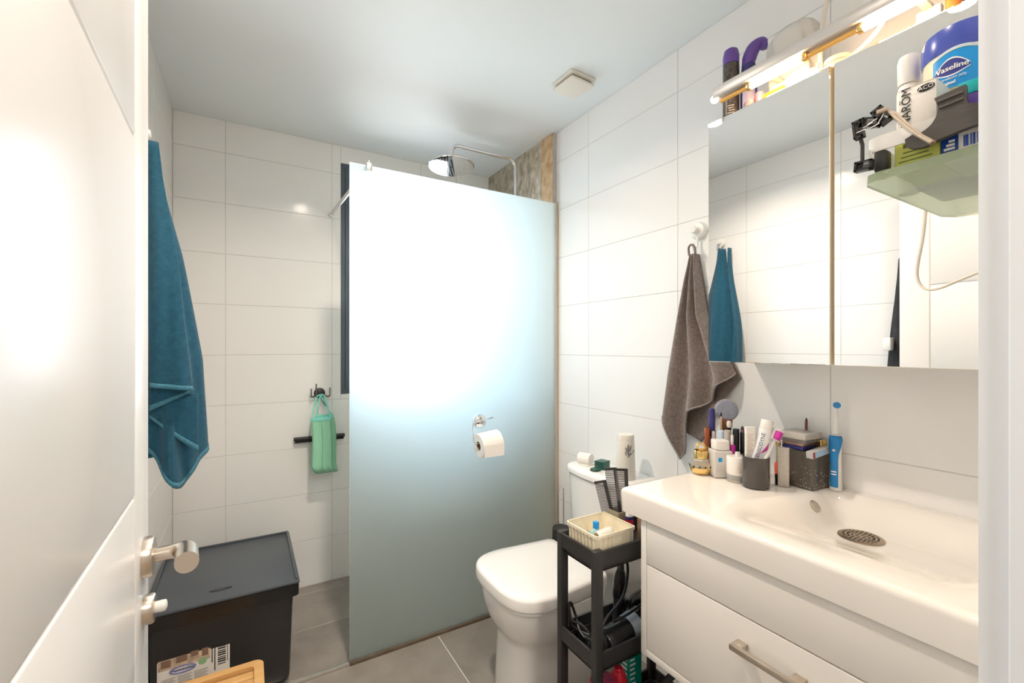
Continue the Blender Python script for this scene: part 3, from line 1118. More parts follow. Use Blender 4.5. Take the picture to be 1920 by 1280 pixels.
def jdrape(u, v):
    a = 2 * PI * u
    rx = lerp_tab([(0, .012), (.1, .030), (1, .052)], v)
    ry = lerp_tab([(0, .03), (.12, .095), (.5, .118), (1, .140)], v)
    f = 1 + .08 * math.sin(7 * a + 3 * v)
    return (XL + .006 + rx + rx * .9 * math.cos(a) * f, .775 + ry * math.sin(a) * f, 1.80 - .85 * v)


build('jacket_body', MB().grid(jdrape, 48, 30, closed_u=True), coat_m, bj, solid=.004)
build('white_patch', MB().box(XL + .060, XL + .112, .878, .908, 1.265, 1.325, .004), white_m, bj)
build('hanging_loop', MB().tube([(XL + .004, .775, 1.83), (XL + .018, .775, 1.80)], .004, 8), coat_m, bj)

# ------------------------------------------------------------------ toilet
tl = thing('toilet', 'white ceramic toilet with closed lid beside the frosted screen', 'toilet', (1.05, 1.42, 0))
TC = 1.418


def lidpoly(x0, x1, hw, r, n=10, front=.06):
    """rounded toilet-lid outline; front faces -X"""
    pts = []
    N = 40
    for k in range(N + 1):
        t_ = -1 + 2 * k / N
        yy = hw * math.sin(t_ * PI / 2)
        ed = abs(yy) / hw
        xx = x0 + (1 - (1 - ed ** 3.4) ** (1 / 2.6)) * .155
        pts.append((xx, TC + yy))
    # sides slightly tapered to the hinge
    pts += [(x1 - .015, TC + hw * .88), (x1, TC + hw * .80), (x1, TC - hw * .80), (x1 - .015, TC - hw * .88)]
    return pts


def loft(mb, rings, cap0=True, cap1=True):
    n = len(rings[0])
    vs = [p for r_ in rings for p in r_]
    fs = []
    for i in range(len(rings) - 1):
        for k in range(n):
            k2 = (k + 1) % n
            fs.append((i * n + k, i * n + k2, (i + 1) * n + k2, (i + 1) * n + k))
    for (do, base) in ((cap0, 0), (cap1, (len(rings) - 1) * n)):
        if do:
            rg = vs[base:base + n]
            c = sum((Vector(p) for p in rg), Vector()) / n
            vs.append(c)
            ci = len(vs) - 1
            fs += [(base + k, base + (k + 1) % n, ci) for k in range(n)]
    return mb.add(vs, fs)


def off(poly, d, cx=.96, cy=TC):
    out = []
    for p in poly:
        q = Vector((p[0] - cx, p[1] - cy))
        k = (q.length + d) / q.length
        out.append((cx + q.x * k, cy + q.y * k))
    return out


LP = lidpoly(.742, 1.150, .208, .1)
mb = MB()
loft(mb, [[(*p, z) for p in off(LP, d)] for (d, z) in ((-.006, .4030), (0, .406), (0, .436), (-.003, .442), (-.012, .4465), (-.05, .4485), (-.12, .4495))])
build('lid', mb, cer_m, tl, ang=50)
mb = MB()
loft(mb, [[(*p, z) for p in off(LP, d)] for (d, z) in ((-.016, .386), (-.010, .389), (-.010, .400), (-.014, .4025))])
build('seat', mb, cer_m, tl, ang=50)


def bowlring(z, x0, x1, hw, sq=3.0):
    pts = []
    n = len(LP)
    for k in range(n):
        a = 2 * PI * k / n + PI
        c_, s_ = math.cos(a), math.sin(a)
        e_ = 2 / sq
        xx = (x0 + x1) / 2 + (x1 - x0) / 2 * math.copysign(abs(c_) ** e_, c_)
        yy = TC + hw * math.copysign(abs(s_) ** e_, s_)
        pts.append((xx, yy, z))
    return pts


mb = MB()
loft(mb, [bowlring(0.001, .800, 1.21, .128, 3.4), bowlring(.02, .797, 1.21, .130, 3.4), bowlring(.14, .800, 1.21, .128, 3.2), bowlring(.215, .803, 1.21, .132, 3.0),
          bowlring(.232, .802, 1.21, .140, 2.9), bowlring(.252, .788, 1.21, .156, 2.8), bowlring(.285, .770, 1.21, .174, 2.8), bowlring(.33, .757, 1.21, .188, 2.8), bowlring(.375, .752, 1.21, .197, 2.8), bowlring(.385, .755, 1.21, .195, 2.8)])
build('bowl', mb, cer_m, tl, ang=60)
build('fixing_cap', MB().ball((.905, TC - .133, .045), .011, 12, (1, .6, 1)), plw_m, tl)
CX0, CX1 = 1.205, 1.386


def cisring(z, d, bow):
    pts = []
    N = 24
    hw = .188 + d
    for k in range(N + 1):
        t_ = -1 + 2 * k / N
        yy = hw * math.sin(t_ * PI / 2)
        ed = abs(yy) / hw
        pts.append((CX0 - d + bow * ed ** 2 + .022 * ed ** 12, TC + yy, z))
    pts += [(CX1, TC + hw, z), (CX1, TC - hw, z)]
    return pts


mb = MB()
loft(mb, [cisring(.36, -.03, .045), cisring(.40, -.012, .04), cisring(.55, -.004, .035), cisring(.728, 0, .03)])
build('cistern', mb, cer_m, tl, ang=50)
mb = MB()
loft(mb, [cisring(.732, .002, .03), cisring(.735, .007, .03), cisring(.752, .008, .03), cisring(.760, .004, .03), cisring(.7635, -.006, .03), cisring(.7640, -.05, .02)])
build('cistern_lid', mb, cer_m, tl, ang=50)
build('flush_button', MB().lathe((1.29, TC, .764), [(.022, 0), (.022, .003), (.019, .0045)], 24), chr_m, tl)
for sg in (-1, 1):
    build('hinge', MB().cyl((1.153, TC + sg * .09, .418), (1.153, TC + sg * .06, .418), .011), chr_m, tl)
ZT = .7642
# things on the cistern
tp = thing('paper_packet', 'small rolled white paper packet at the left end of the cistern', 'paper packet', (1.285, 1.535, ZT))
b_ = MB()
b_.lathe((0, 0, 0), [(.004, -.030), (.023, -.030), (.0245, -.028), (.0245, .028), (.023, .030), (.004, .030)], 26).turn(Matrix.Translation((1.285, 1.535, ZT + .0245)) @ Matrix.Rotation(R(90), 4, 'X') @ Matrix.Rotation(R(20), 4, 'Y'))
build('packet_roll', b_, paper_m, tp)
build('packet_flap', MB().box(1.262, 1.310, 1.500, 1.560, ZT, ZT + .004, .001), offw_m, tp)
gb = thing('soap_box', 'small dark green box on the toilet cistern', 'box', (1.305, 1.445, ZT))
gm = rot_at((1.305, 1.445, ZT), R(12), 'Z')
build('carton', MB().box(1.280, 1.330, 1.425, 1.470, ZT + .0005, ZT + .030, .002, mx=gm), green_m, gb)
build('carton_flap', MB().box(1.279, 1.331, 1.4245, 1.4705, ZT + .026, ZT + .0315, .001, mx=gm), green_m, gb)
gl = thing('green_cap', 'flat dark green cap in front of the green box', 'cap', (1.255, 1.425, ZT))
build('cap_disc', MB().lathe((1.252, 1.432, ZT), [(.020, .0005), (.021, .006), (.018, .009)], 24), green_m, gl)
build('cap_rim', MB().lathe((1.252, 1.432, ZT), [(.0215, .0005), (.0215, .003)], 24), blkm_m, gl)
wc = thing('lotion_bottle', 'tall cream bottle with a dark leaf emblem on the toilet cistern', 'bottle', (1.275, 1.285, ZT))
WC = (1.285, 1.290)
build('bottle_body', MB().lathe((*WC, ZT), [(.0365, .0005), (.0380, .004), (.0360, .09), (.0335, .150), (.0330, .152)], 36), offw_m, wc)
build('bottle_cap', MB().lathe((*WC, ZT), [(.0330, .1525), (.0328, .168), (.031, .173), (.010, .174)], 36), offw_m, wc)
ca = math.atan2(-WC[1], -WC[0]) + .28
mb = MB()
for (da, dz, la, ln, wd) in ((0, .118, 0, .022, .0048), (-.20, .118, .35, .012, .003), (.24, .124, -.2, .012, .003), (.42, .106, -1.0, .018, .0036), (.14, .098, -.75, .012, .003), (-.26, .104, .3, .009, .0025)):
    vs = []
    for k in range(12):
        a = 2 * PI * k / 12
        lx, lz = wd * math.cos(a), ln * math.sin(a)
        x_ = lx * math.cos(la) + lz * math.sin(-la)
        z_ = lx * math.sin(la) + lz * math.cos(la)
        an = ca + da + x_ / .036
        rr = .0355 + .0010
        vs.append((WC[0] + rr * math.cos(an), WC[1] + rr * math.sin(an), ZT + dz + z_))
    mb.add(vs, [tuple(range(12))])
build('leaf_emblem', mb, inkg_m, wc)

# toilet brush
tb = thing('toilet_brush', 'black toilet brush holder with a chrome wire handle behind the toilet', 'toilet brush', (1.285, 1.715, 0))
build('holder', MB().lathe((1.285, 1.715, 0), [(.045, .001), (.047, .01), (.043, .30), (.040, .42), (.036, .425)], 26), blkm_m, tb)
build('wire_handle', MB().tube(bend([(1.277, 1.722, .42), (1.277, 1.722, .600), (1.295, 1.706, .612), (1.295, 1.706, .42)], .010, 6), .0028, 8), chr_m, tb)

# ------------------------------------------------------------------ trolley
tr = thing('storage_trolley', 'slim black three tier trolley between toilet and vanity', 'trolley', (.99, .985, 0))
PX0, PX1, PY0, PY1 = .783, 1.185, .895, 1.066
for (a, b_) in ((PX0, PY0), (PX1 - .030, PY0), (PX0, PY1 - .020), (PX1 - .030, PY1 - .020)):
    build('post', MB().box(a, a + .030, b_, b_ + .020, .012, .742, .005, 3), blkm_m, tr)
for (a, b_) in ((PX0 + .015, PY0 + .01), (PX1 - .015, PY0 + .01), (PX0 + .015, PY1 - .01), (PX1 - .015, PY1 - .01)):
    build('foot', MB().lathe((a, b_, 0), [(.010, .001), (.012, .004), (.010, .013)], 14), blk_m, tr)
for zt in (.738, .468, .200):
    mb = MB()
    ring(mb, rrect(PX0 + .003, PX1 - .003, PY0 + .002, PY1 - .002, .018), rrect(PX0 + .010, PX1 - .010, PY0 + .009, PY1 - .009, .014), zt - .040, zt)
    ring(mb, rrect(PX0 + .016, PX1 - .016, PY0 + .014, PY1 - .014, .016), rrect(PX0 + .019, PX1 - .019, PY0 + .017, PY1 - .017, .014), zt - .058, zt - .030)
    ring(mb, rrect(PX0 + .008, PX1 - .008, PY0 + .007, PY1 - .007, .014), rrect(PX0 + .017, PX1 - .017, PY0 + .015, PY1 - .015, .014), zt - .038, zt - .034)
    mb.box(PX0 + .016, PX1 - .016, PY0 + .014, PY1 - .014, zt - .060, zt - .056)
    build('tray', mb, blkm_m, tr)
ZA = .738 - .0555
# basket with bits
bk = thing('cream_basket', 'cream plastic basket of small odds on the top of the black trolley', 'basket', (.870, .985, ZA))
bz0, bz1 = ZA + .001, .770
kx0, kx1, ky0, ky1 = .806, .945, .914, 1.044
mb = MB()
ring(mb, rrect(kx0 - .004, kx1 + .004, ky0 - .003, ky1 + .003, .010), rrect(kx0, kx1, ky0, ky1, .008), bz1 - .006, bz1 + .002)
rings = []
mb2 = MB()
n_ = len(rrect(0, 1, 0, 1, .1))
loft(mb, [[(*p, z) for p in rrect(kx0 + d, kx1 - d, ky0 + d, ky1 - d, .010)] for (d, z) in ((.001, bz1), (.004, bz0 + .02), (.008, bz0), (.011, bz0 + .003), (.0085, bz0 + .038), (.0035, bz1))], False, False)
mb.box(kx0 + .010, kx1 - .010, ky0 + .010, ky1 - .010, bz0, bz0 + .003)
mb.box(kx0 + .008, kx1 - .008, ky0 + .008, ky1 - .008, bz0 + .036, bz0 + .039)
build('basket_shell', mb, basket_m, bk)
mb = MB()
for k in range(9):
    a = kx0 + .010 + k * .0148
    mb.box(a, a + .004, ky0 - .0015, ky0 + .006, bz0 + .012, bz1 - .006)
for k in range(8):
    a = ky0 + .012 + k * .0148
    mb.box(kx0 - .0015, kx0 + .006, a, a + .004, bz0 + .012, bz1 - .006)
build('rib', mb, basket_m, bk)['kind'] = 'stuff'
bz0 += .020
hcp = thing('cream_hair_claw', 'cream curled hair clip lying in the basket', 'hair clip', (.855, .948, bz0 + .02))
build('clip_shell', MB().grid(lambda u, v: (.830 + .062 * v, .944 + .014 * math.cos(PI * 1.3 * u - .2) + .010 * v, bz0 + .046 + .018 * math.sin(PI * 1.3 * u - .2)), 12, 8), offw_m, hcp, solid=.003)
build('clip_tooth', MB().box(.836, .842, .935, .938, bz0 + .020, bz0 + .05).box(.86, .866, .938, .941, bz0 + .020, bz0 + .05).box(.880, .886, .941, .944, bz0 + .020, bz0 + .05), offw_m, hcp)
bt2 = thing('blue_capped_tube', 'tiny clear tube with a bright blue cap in the basket', 'tube', (.868, .985, bz0 + .020))
build('tube_body', MB().cyl((.846, .985, bz0 + .040), (.868, .985, bz0 + .050), .010, .009, 14).box(.83, .852, .976, .994, bz0 + .032, bz0 + .046, .002), M('aqua_gel', (.45, .70, .72), .2, trans=.4), bt2)
build('cap', MB().box(.858, .872, .979, .993, bz0 + .052, bz0 + .074, .002), sky_m, bt2)
bp = thing('bobby_pins', 'dark metal hair pins scattered in the basket', 'hair pins', (.83, .99, bz0 + .006))
mb = MB()
for k in range(6):
    a, x_, y_ = random.uniform(0, PI), random.uniform(.825, .86), random.uniform(.955, 1.01)
    mb.tube([(x_ - .018 * math.cos(a), y_ - .018 * math.sin(a), bz0 + .036 + .002 * k), (x_ + .018 * math.cos(a), y_ + .018 * math.sin(a), bz0 + .038 + .002 * k)], .0013, 6)
mb.box(.822, .862, .955, 1.015, bz0 + .020, bz0 + .034)
build('pin', mb, M('brown_pin_metal', (.14, .08, .05), .35, metal=.5), bp)

# combs in a cup
cu = thing('comb_cup', 'small olive patterned box behind the basket on the trolley', 'box', (.985, 1.005, ZA))
build('box_shell', ring(MB(), rrect(.952, 1.012, .985, 1.035, .004), rrect(.955, 1.009, .988, 1.032, .003), ZA + .001, .785).box(.953, 1.011, .986, 1.034, ZA + .001, ZA + .004), olive_m, cu)
build('box_band', ring(MB(), rrect(.951, 1.013, .984, 1.036, .004), rrect(.9525, 1.0115, .9855, 1.0345, .004), .745, .751), ink_m, cu)


def comb(label, base, tilt_y, tilt_x, h):
    t_ = thing('comb', label, 'comb', base, 'black combs on the trolley')
    mb = MB()
    mb.box(0, .011, -.002, .002, 0, h, .0015)
    mb.box(-.027, .011, -.002, .002, h - .007, h, .0015)
    te = MB()
    for k in range(24):
        z_ = h * .40 + k * h * .58 / 24
        te.box(-.026, .001, -.0007, .0007, z_, z_ + h * .016)
    te2 = MB().box(-.026, .001, -.002, .002, h * .36, h * .39)
    mx_ = Matrix.Translation(base) @ Matrix.Rotation(R(-48), 4, 'Z') @ Matrix.Rotation(tilt_x, 4, 'X') @ Matrix.Rotation(tilt_y, 4, 'Y')
    build('comb_spine', mb.add(te2.v, te2.f).turn(mx_), blkm_m, t_)
    o_ = build('tooth', te.turn(mx_), M('grey_comb_teeth', (.16, .15, .155), .4), t_)
    o_['kind'] = 'stuff'
    return t_


comb('black comb standing rightmost of the three combs', (.999, .998, ZA + .006), R(-2), R(2), .222)
comb('black comb standing in the middle of the three combs', (.984, 1.004, ZA + .006), R(-7), R(-2), .222)
comb('black comb leaning out leftmost of the three combs', (.972, 1.012, ZA + .006), R(-14), R(-2), .185)


def squeeze_tube(label, x, y, z, h, r, cap_m, body_m, band_m=None, name='toothpaste_tube', cat='tube', cap_h=.02, tilt=0.0, group=None):
    t_ = thing(name, label, cat, (x, y, z), group)
    mx_ = rot_at((x, y, z), tilt, 'Y')
    mb = MB()
    mb.lathe((x, y, z), [(r, cap_h), (r * 1.02, h * .5), (r, h)], 20, sy=.8)
    build('tube_body', mb.turn(mx_), body_m, t_)
    build('cap', MB().lathe((x, y, z), [(r * .93, h), (r * .93, h + cap_h), (r * .8, h + cap_h + .003)], 20, sy=.85).turn(mx_), cap_m, t_)
    if band_m:
        build('printed_band', MB().lathe((x, y, z), [(r * 1.03, h * .45), (r * 1.03, h * .9)], 20, sy=.82, cap=False).turn(mx_), band_m, t_)
    return t_


squeeze_tube('red and navy tube with a white cap beside the combs', .974, .962, ZA + .0005, .098, .0135, white_m, navy_m, red_m, cap_h=.022)
squeeze_tube('tan capped slim tube right of the red and navy tube', 1.005, .950, ZA + .0005, .078, .010, M('tan_plastic', (.55, .33, .18), .4), skin_m, None, cap_h=.018)
squeeze_tube('dark blue and red tube nearest the vanity corner on the trolley', 1.032, .940, ZA + .0005, .088, .014, red_m, navy_m, red_m, cap_h=.006)

# hair dryer, trimmer and cords on the middle tray
ZM = .468 - .0555
hdz = thing('hair_dryer', 'glossy black hair dryer lying in the middle tray of the trolley', 'hair dryer', (.95, .955, ZM))
mxh = Matrix.Translation((.960, .950, ZM + .048)) @ Matrix.Rotation(R(8), 4, 'Z') @ Matrix.Rotation(R(90), 4, 'Y')
build('barrel', MB().lathe((0, 0, 0), [(.030, -.115), (.033, -.110), (.036, -.02), (.041, .05), (.040, .085), (.030, .095)], 28).turn(mxh), blk_m, hdz)
build('nozzle', MB().lathe((0, 0, 0), [(.036, -.150), (.034, -.150), (.029, -.112)], 24, sy=.5).turn(mxh), blkm_m, hdz)
build('label_plate', MB().lathe((0, 0, 0), [(.0372, -.02), (.0395, .02)], 28, cap=False).turn(mxh), M('silver_grey_print', (.42, .47, .55), .25, metal=.4), hdz)
for k, c_ in enumerate((red_m, white_m, white_m)):
    build('button', MB().ball((.865 + .020 * k, .9115 + .0025 * k, ZM + .038 + .004 * k), .0045, 10), c_, hdz)
build('handle', MB().tube(bend([(.99, .975, ZM + .05), (1.02, 1.01, ZM + .075), (1.10, 1.03, ZM + .07)], .02), .016, 14), blk_m, hdz)
pts = []
for k in range(90):
    a = k * .42
    pts.append((1.035 + .020 * math.sin(k * .05), .955 + .036 * math.cos(a), ZM + .060 + .045 * math.sin(a) + .006 * math.sin(k * .9)))
build('cord', MB().tube(pts, .0036, 6), bcable_m, hdz)
tm = thing('hair_trimmer', 'black hair trimmer standing among cables in the middle tray', 'trimmer', (.985, 1.029, ZM))
mt = rot_at((.985, 1.029, ZM), R(6), 'Y')
build('trimmer_body', MB().lathe((.985, 1.029, ZM), [(.020, .09), (.023, .11), (.021, .150), (.017, .165), (.012, .175)], 20, sy=.8).turn(mt), blk_m, tm)
build('cord_sleeve', MB().lathe((.985, 1.029, ZM), [(.012, .172), (.009, .200), (.005, .226), (.003, .234)], 14).turn(mt), blkm_m, tm)
build('blade_head', MB().lathe((.985, 1.029, ZM), [(.017, .002), (.017, .06), (.020, .09)], 16, sy=.6).turn(mt), blkm_m, tm)
build('cord', MB().tube(spline([(1.0095, 1.029, ZM + .232), (1.005, 1.0, ZM + .19), (.95, .965, ZM + .135), (.87, .95, ZM + .10), (.82, .945, ZM + .055), (.812, .99, ZM + .06), (.825, 1.03, ZM + .085), (.812, 1.04, ZM + .12), (.80, 1.03, ZM + .06)], 8), .0042, 8)
      .tube(spline([(1.06, .97, ZM + .14), (1.0, .93, ZM + .125), (.94, .925, ZM + .11), (.88, .93, ZM + .10)], 8), .0036, 8)
      .tube(spline([(1.10, .96, ZM + .12), (1.04, .935, ZM + .14), (1.06, .98, ZM + .09), (1.11, 1.0, ZM + .07)], 8), .0040, 8), bcable_m, tm)
ct = thing('curling_iron', 'black styling iron lying across the left end of the middle tray', 'styling iron', (.83, .98, ZM))
build('iron_barrel', MB().tube([(.805, .925, ZM + .062), (.83, 1.02, ZM + .030)], [.013, .011], 14), blk_m, ct)
build('cord', MB().tube(spline([(.806, .92, ZM + .062), (.795, .93, ZM + .095), (.792, .97, ZM + .102), (.797, 1.01, ZM + .09), (.80, 1.03, ZM + .12), (.81, 1.02, ZM + .06), (.85, .96, ZM + .05), (.87, .93, ZM + .07)], 8), .0036, 8), bcable_m, ct)
# bottom tray
ZB = .200 - .0555
rc = thing('red_tin', 'round red tin with dark mottled top in the bottom trolley tray', 'tin', (.868, .955, ZB))
build('tin_body', MB().lathe((.862, .950, ZB), [(.038, .001), (.040, .01), (.040, .190), (.038, .198)], 30), red_m, rc)
build('tin_top', MB().lathe((.862, .950, ZB), [(.034, .1985), (.034, .200)], 30), M('mottled_maroon', (.10, .01, .03), .4, col2=(.42, .04, .10), vscale=90), rc)
rc2 = thing('red_capped_can', 'smaller glossy red can right of the mottled red tin', 'can', (.93, .950, ZB))
build('can_body', MB().lathe((.925, .957, ZB), [(.024, .001), (.025, .01), (.025, .175), (.020, .192), (.014, .200)], 26), red_m, rc2)
build('can_cap', MB().lathe((.925, .957, ZB), [(.014, .2005), (.014, .206), (.011, .209)], 18), red_m, rc2)
gt = thing('teal_bottle', 'teal bottle with white print in the bottom trolley tray by the vanity', 'bottle', (1.00, .985, ZB))
build('bottle_body', MB().box(.968, 1.028, .960, 1.010, ZB + .001, ZB + .228, .010, 3), tealp_m, gt)
build('bottle_cap', MB().lathe((.998, .985, ZB), [(.014, .2285), (.014, .250), (.012, .254)], 16), tealp_m, gt)
mb = MB()
for k in range(7):
    mb.box(.9672, .9680, .966, .985 + .004 * (k % 3), ZB + .12 + k * .014, ZB + .127 + k * .014)
    mb.box(.974, .992 + .004 * (k % 2), .9592, .9600, ZB + .12 + k * .014, ZB + .126 + k * .014)
build('white_marks', mb, white_m, gt)
# dark bag under the vanity
bg_ = thing('dark_bag', 'dark teal fabric bag slumped on the floor under the vanity', 'bag', (1.08, .66, 0))


def bagf(u, v):
    a = 2 * PI * u
    r_ = lerp_tab([(0, .6), (.08, .95), (.5, 1.0), (.8, .92), (.95, .70), (1, .05)], v)
    f = 1 + .05 * math.sin(5 * a + 4 * v) + .03 * math.sin(11 * a)
    c_, s_ = math.cos(a), math.sin(a)
    x = 1.095 + .155 * r_ * f * math.copysign(abs(c_) ** .7, c_)
    y = .655 + .185 * r_ * f * math.copysign(abs(s_) ** .7, s_)
    return (x, y, .004 + .425 * v + .012 * math.sin(3 * a + 2) * v)


build('bag_body', MB().grid(bagf, 56, 26, closed_u=True), jean_m, bg_)
build('bag_seam', MB().tube([Vector(bagf(.36, v / 30)) + Vector((-.003, .003, 0)) for v in range(2, 29)], .004, 6), M('maroon_piping', (.10, .035, .03), .7), bg_)
build('bag_strap', MB().tube(spline([(.985, .83, .12), (.968, .845, .25), (.975, .835, .36), (1.02, .80, .42)], 8), .010, 8), coat_m, bg_)

# ------------------------------------------------------------------ vanity cabinet and basin
vc = thing('vanity_cabinet', 'white wall hung vanity cabinet with one wide drawer', 'vanity', (1.14, .505, .474))
VX, VY0, VY1, VZ0, VZ1 = .895, .168, .843, .474, .830
mb = MB()
mb.box(VX + .020, XR - .004, VY0 + .018, VY1 - .018, VZ0 + .018, VZ1 - .12)
mb.box(VX, XR - .004, VY1 - .018, VY1, VZ0, VZ1, .001)
mb.box(VX, XR - .004, VY0, VY0 + .018, VZ0, VZ1, .001)
mb.box(VX, XR - .004, VY0 + .018, VY1 - .018, VZ0, VZ0 + .018, .001)
build('carcass', mb, lac_m, vc)
build('top_panel', MB().box(VX + .0005, VX + .019, VY0 + .0190, VY1 - .0190, .7165, VZ1 - .001, .0012), lac_m, vc)
dw = build('drawer_front', MB().box(VX, VX + .019, VY0 + .0198, VY1 - .0198, VZ0 + .0200, .7135, .0015), lac_m, vc)
hb = MB()
hb.box(VX - .033, VX - .023, .434, .571, .651, .663, .0015)
hb.box(VX - .024, VX, .434, .456, .651, .663, .0012)
hb.box(VX - .024, VX, .549, .571, .651, .663, .0012)
build('handle', hb, nic_m, dw)

bsn = thing('wash_basin', 'wide white ceramic wash basin on the vanity cabinet', 'basin', (1.14, .53, .83))
QX0, QX1, QY0, QY1, QZ = .884, XR - .001, .158, .9055, .898


def basin_z(x, y):
    yl = .668 - .050 * smooth((x - 1.02) / .26)
    d = smooth((x - .915) / .33) * (1 - smooth((x - 1.312) / .045))
    d *= smooth((yl - y) / .075) * smooth((y - .20) / .10)
    return QZ - .076 * d


def basin(u, v):
    # spread samples, finer near the rim
    x = QX0 + (QX1 - QX0) * (u + .0)
    y = QY0 + (QY1 - QY0) * v
    z = basin_z(x, y)
    rr = .014
    d = min(x - QX0, y - QY0, QY1 - y)
    if d < rr:
        z -= rr - math.sqrt(max(0, rr * rr - (rr - d) ** 2))
    return (x, y, z)


ux = sorted(set([0, .002, .005, .010, .016, .022, .028] + [i / 70 for i in range(3, 71)]))
vx = sorted(set([0, .0013, .0035, .007, .011, .015, .019] + [i / 100 for i in range(3, 98)] + [1 - q for q in (.019, .015, .011, .007, .0035, .0013)] + [1]))
mb = MB()
vs = [basin(a, b_) for b_ in vx for a in ux]
W_ = len(ux)
fs = [(j * W_ + i, j * W_ + i + 1, (j + 1) * W_ + i + 1, (j + 1) * W_ + i) for j in range(len(vx) - 1) for i in range(W_ - 1)]
mb.add(vs, fs)
# skirt
zb = .830
per = [j * W_ for j in range(len(vx))][::-1] + [i for i in range(1, W_)] + [j * W_ + W_ - 1 for j in range(1, len(vx))] + [(len(vx) - 1) * W_ + i for i in range(W_ - 2, 0, -1)]
base = len(mb.v)
for p in per:
    q = mb.v[p]
    mb.v.append((q[0] + (.004 if q[0] < QX0 + .001 else 0), q[1] - (.003 if q[1] > QY1 - .001 else 0), zb))
n_ = len(per)
for k in range(n_):
    k2 = (k + 1) % n_
    mb.f.append((per[k], per[k2], base + k2, base + k))
build('basin_bowl', mb, cerb_m, bsn, ang=70)
DCX, DCY = 1.268, .497
dz_ = basin_z(DCX, DCY)
dr_ = build('drain', MB().lathe((DCX, DCY, dz_), [(.046, -.004), (.046, .003), (.043, .0045), (.030, .0050), (.027, .0042), (.004, .0042)], 36), M('bronze_drain', (.42, .34, .26), .3, metal=1), bsn)
mb = MB()
for k in range(1, 5):
    for i in range(6 * k):
        a = 2 * PI * i / (6 * k)
        mb.cyl((DCX + .0085 * k * math.cos(a), DCY + .0085 * k * math.sin(a), dz_ + .0040), (DCX + .0085 * k * math.cos(a), DCY + .0085 * k * math.sin(a), dz_ + .0046 + (.0009 if k >= 3 else 0)), .0026, None, 8)
hh = build('drain_hole', mb, M('dark_drain_hole', (.05, .035, .025), .5), dr_)
hh['kind'] = 'stuff'
oy = .590
oz = basin_z(1.25, oy)
nv_ = Vector((0, -.70, .60)).normalized()
build('overflow_cap', MB().lathe((0, 0, 0), [(.0150, -.002), (.0150, .004), (.0135, .0055), (.003, .006)], 28).turn(Matrix.Translation((1.252, oy + .001, oz)) @ nv_.to_track_quat('Z', 'Y').to_matrix().to_4x4()), nic_m, bsn)
fc = thing('basin_mixer', 'chrome basin mixer tap at the back of the basin, out of frame', 'tap', (1.352, .235, QZ))
build('tap_body', MB().cyl((1.352, .235, QZ), (1.352, .235, QZ + .10), .022, .020), chr_m, fc)
build('spout', MB().tube(bend([(1.345, .235, QZ + .075), (1.27, .235, QZ + .10), (1.22, .235, QZ + .08)], .03), .012, 12), chr_m, fc)

# ------------------------------------------------------------------ items on the basin deck
D = QZ + .0004


def round_patch_dir(c):
    return math.atan2(-c[1], -c[0])


# gold perfume bottle
pf = thing('perfume_bottle', 'round gold and glass perfume bottle at the far end of the basin', 'bottle', (1.185, .872, D))
PC = (1.180, .872)
build('glass_bulb', MB().lathe((*PC, D), [(.020, .001), (.027, .006), (.0325, .020), (.0325, .028), (.026, .042), (.018, .050)], 30), M('pale_glass', (.92, .88, .78), .03, trans=.75, ior=1.4), pf)
build('gold_base', MB().lathe((*PC, D), [(.0205, .0008), (.0278, .0058), (.0331, .018), (.0333, .022)], 30, cap=False), gold_m, pf)
build('gold_cap', MB().lathe((*PC, D), [(.020, .045), (.0205, .048), (.0205, .068), (.019, .071)], 26), gold_m, pf)
build('cap_ring', MB().tube([(PC[0] + .010 * math.cos(a * PI / 10), PC[1] - .005 * math.cos(a * PI / 10), D + .082 + .010 * math.sin(a * PI / 10)) for a in range(20)], .0032, 8, closed=True), gold_m, pf)
mb = MB()
for k in range(12):
    a = 2 * PI * k / 12
    mb.ball((PC[0] + .0325 * math.cos(a), PC[1] + .0325 * math.sin(a), D + .026), .0026, 8)
st_ = build('bead', mb, blk_m, pf)
st_['kind'] = 'stuff'

# square pump bottle
sb = thing('square_bottle', 'clear square cosmetic bottle with a small blue square on it', 'bottle', (1.205, .822, D))
sm = rot_at((1.205, .825, D), R(-34), 'Z')
build('bottle_body', MB().box(1.178, 1.232, .800, .850, D + .001, D + .079, .005, 3, mx=sm), M('frosted_white_plastic', (.82, .78, .74), .25, trans=.25), sb)
build('bottle_cap', MB().box(1.184, 1.226, .806, .844, D + .0795, D + .108, .004, 3, mx=sm), card_m, sb)
build('blue_square', MB().box(1.190, 1.201, .7992, .8001, D + .048, D + .060, mx=sm), sky_m, sb)
mb = MB()
for k in range(4):
    mb.box(1.188, 1.222 - .004 * k, .7994, .8001, D + .022 + k * .005, D + .0235 + k * .005, mx=sm)
build('small_print', mb, M('faint_print', (.55, .5, .47), .5), sb)

# round jar
rj = thing('round_jar', 'squat round white cream jar with a clear foot', 'jar', (1.205, .775, D))
JC = (1.208, .772)
build('jar_body', MB().lathe((*JC, D), [(.0285, .020), (.0295, .024), (.0295, .066), (.028, .070)], 32), card_m, rj)
build('clear_foot', MB().lathe((*JC, D), [(.0270, .0008), (.0295, .004), (.0295, .019), (.0285, .020)], 32), M('milky_acrylic', (.72, .70, .67), .06, trans=.5), rj)
build('jar_ring', MB().lathe((*JC, D), [(.0298, .001), (.0300, .0045)], 32, cap=False), nic_m, rj)
build('jar_pump', MB().lathe((*JC, D), [(.007, .070), (.007, .080), (.006, .082)], 14), plw_m, rj)
mb = MB()
ja = round_patch_dir(JC)
for k in range(5):
    mb2 = patch(JC, .0298, ja + .25, .38 - .03 * k, D + .030 + k * .006, D + .0315 + k * .006, 6)
    mb.add(mb2.v, mb2.f)
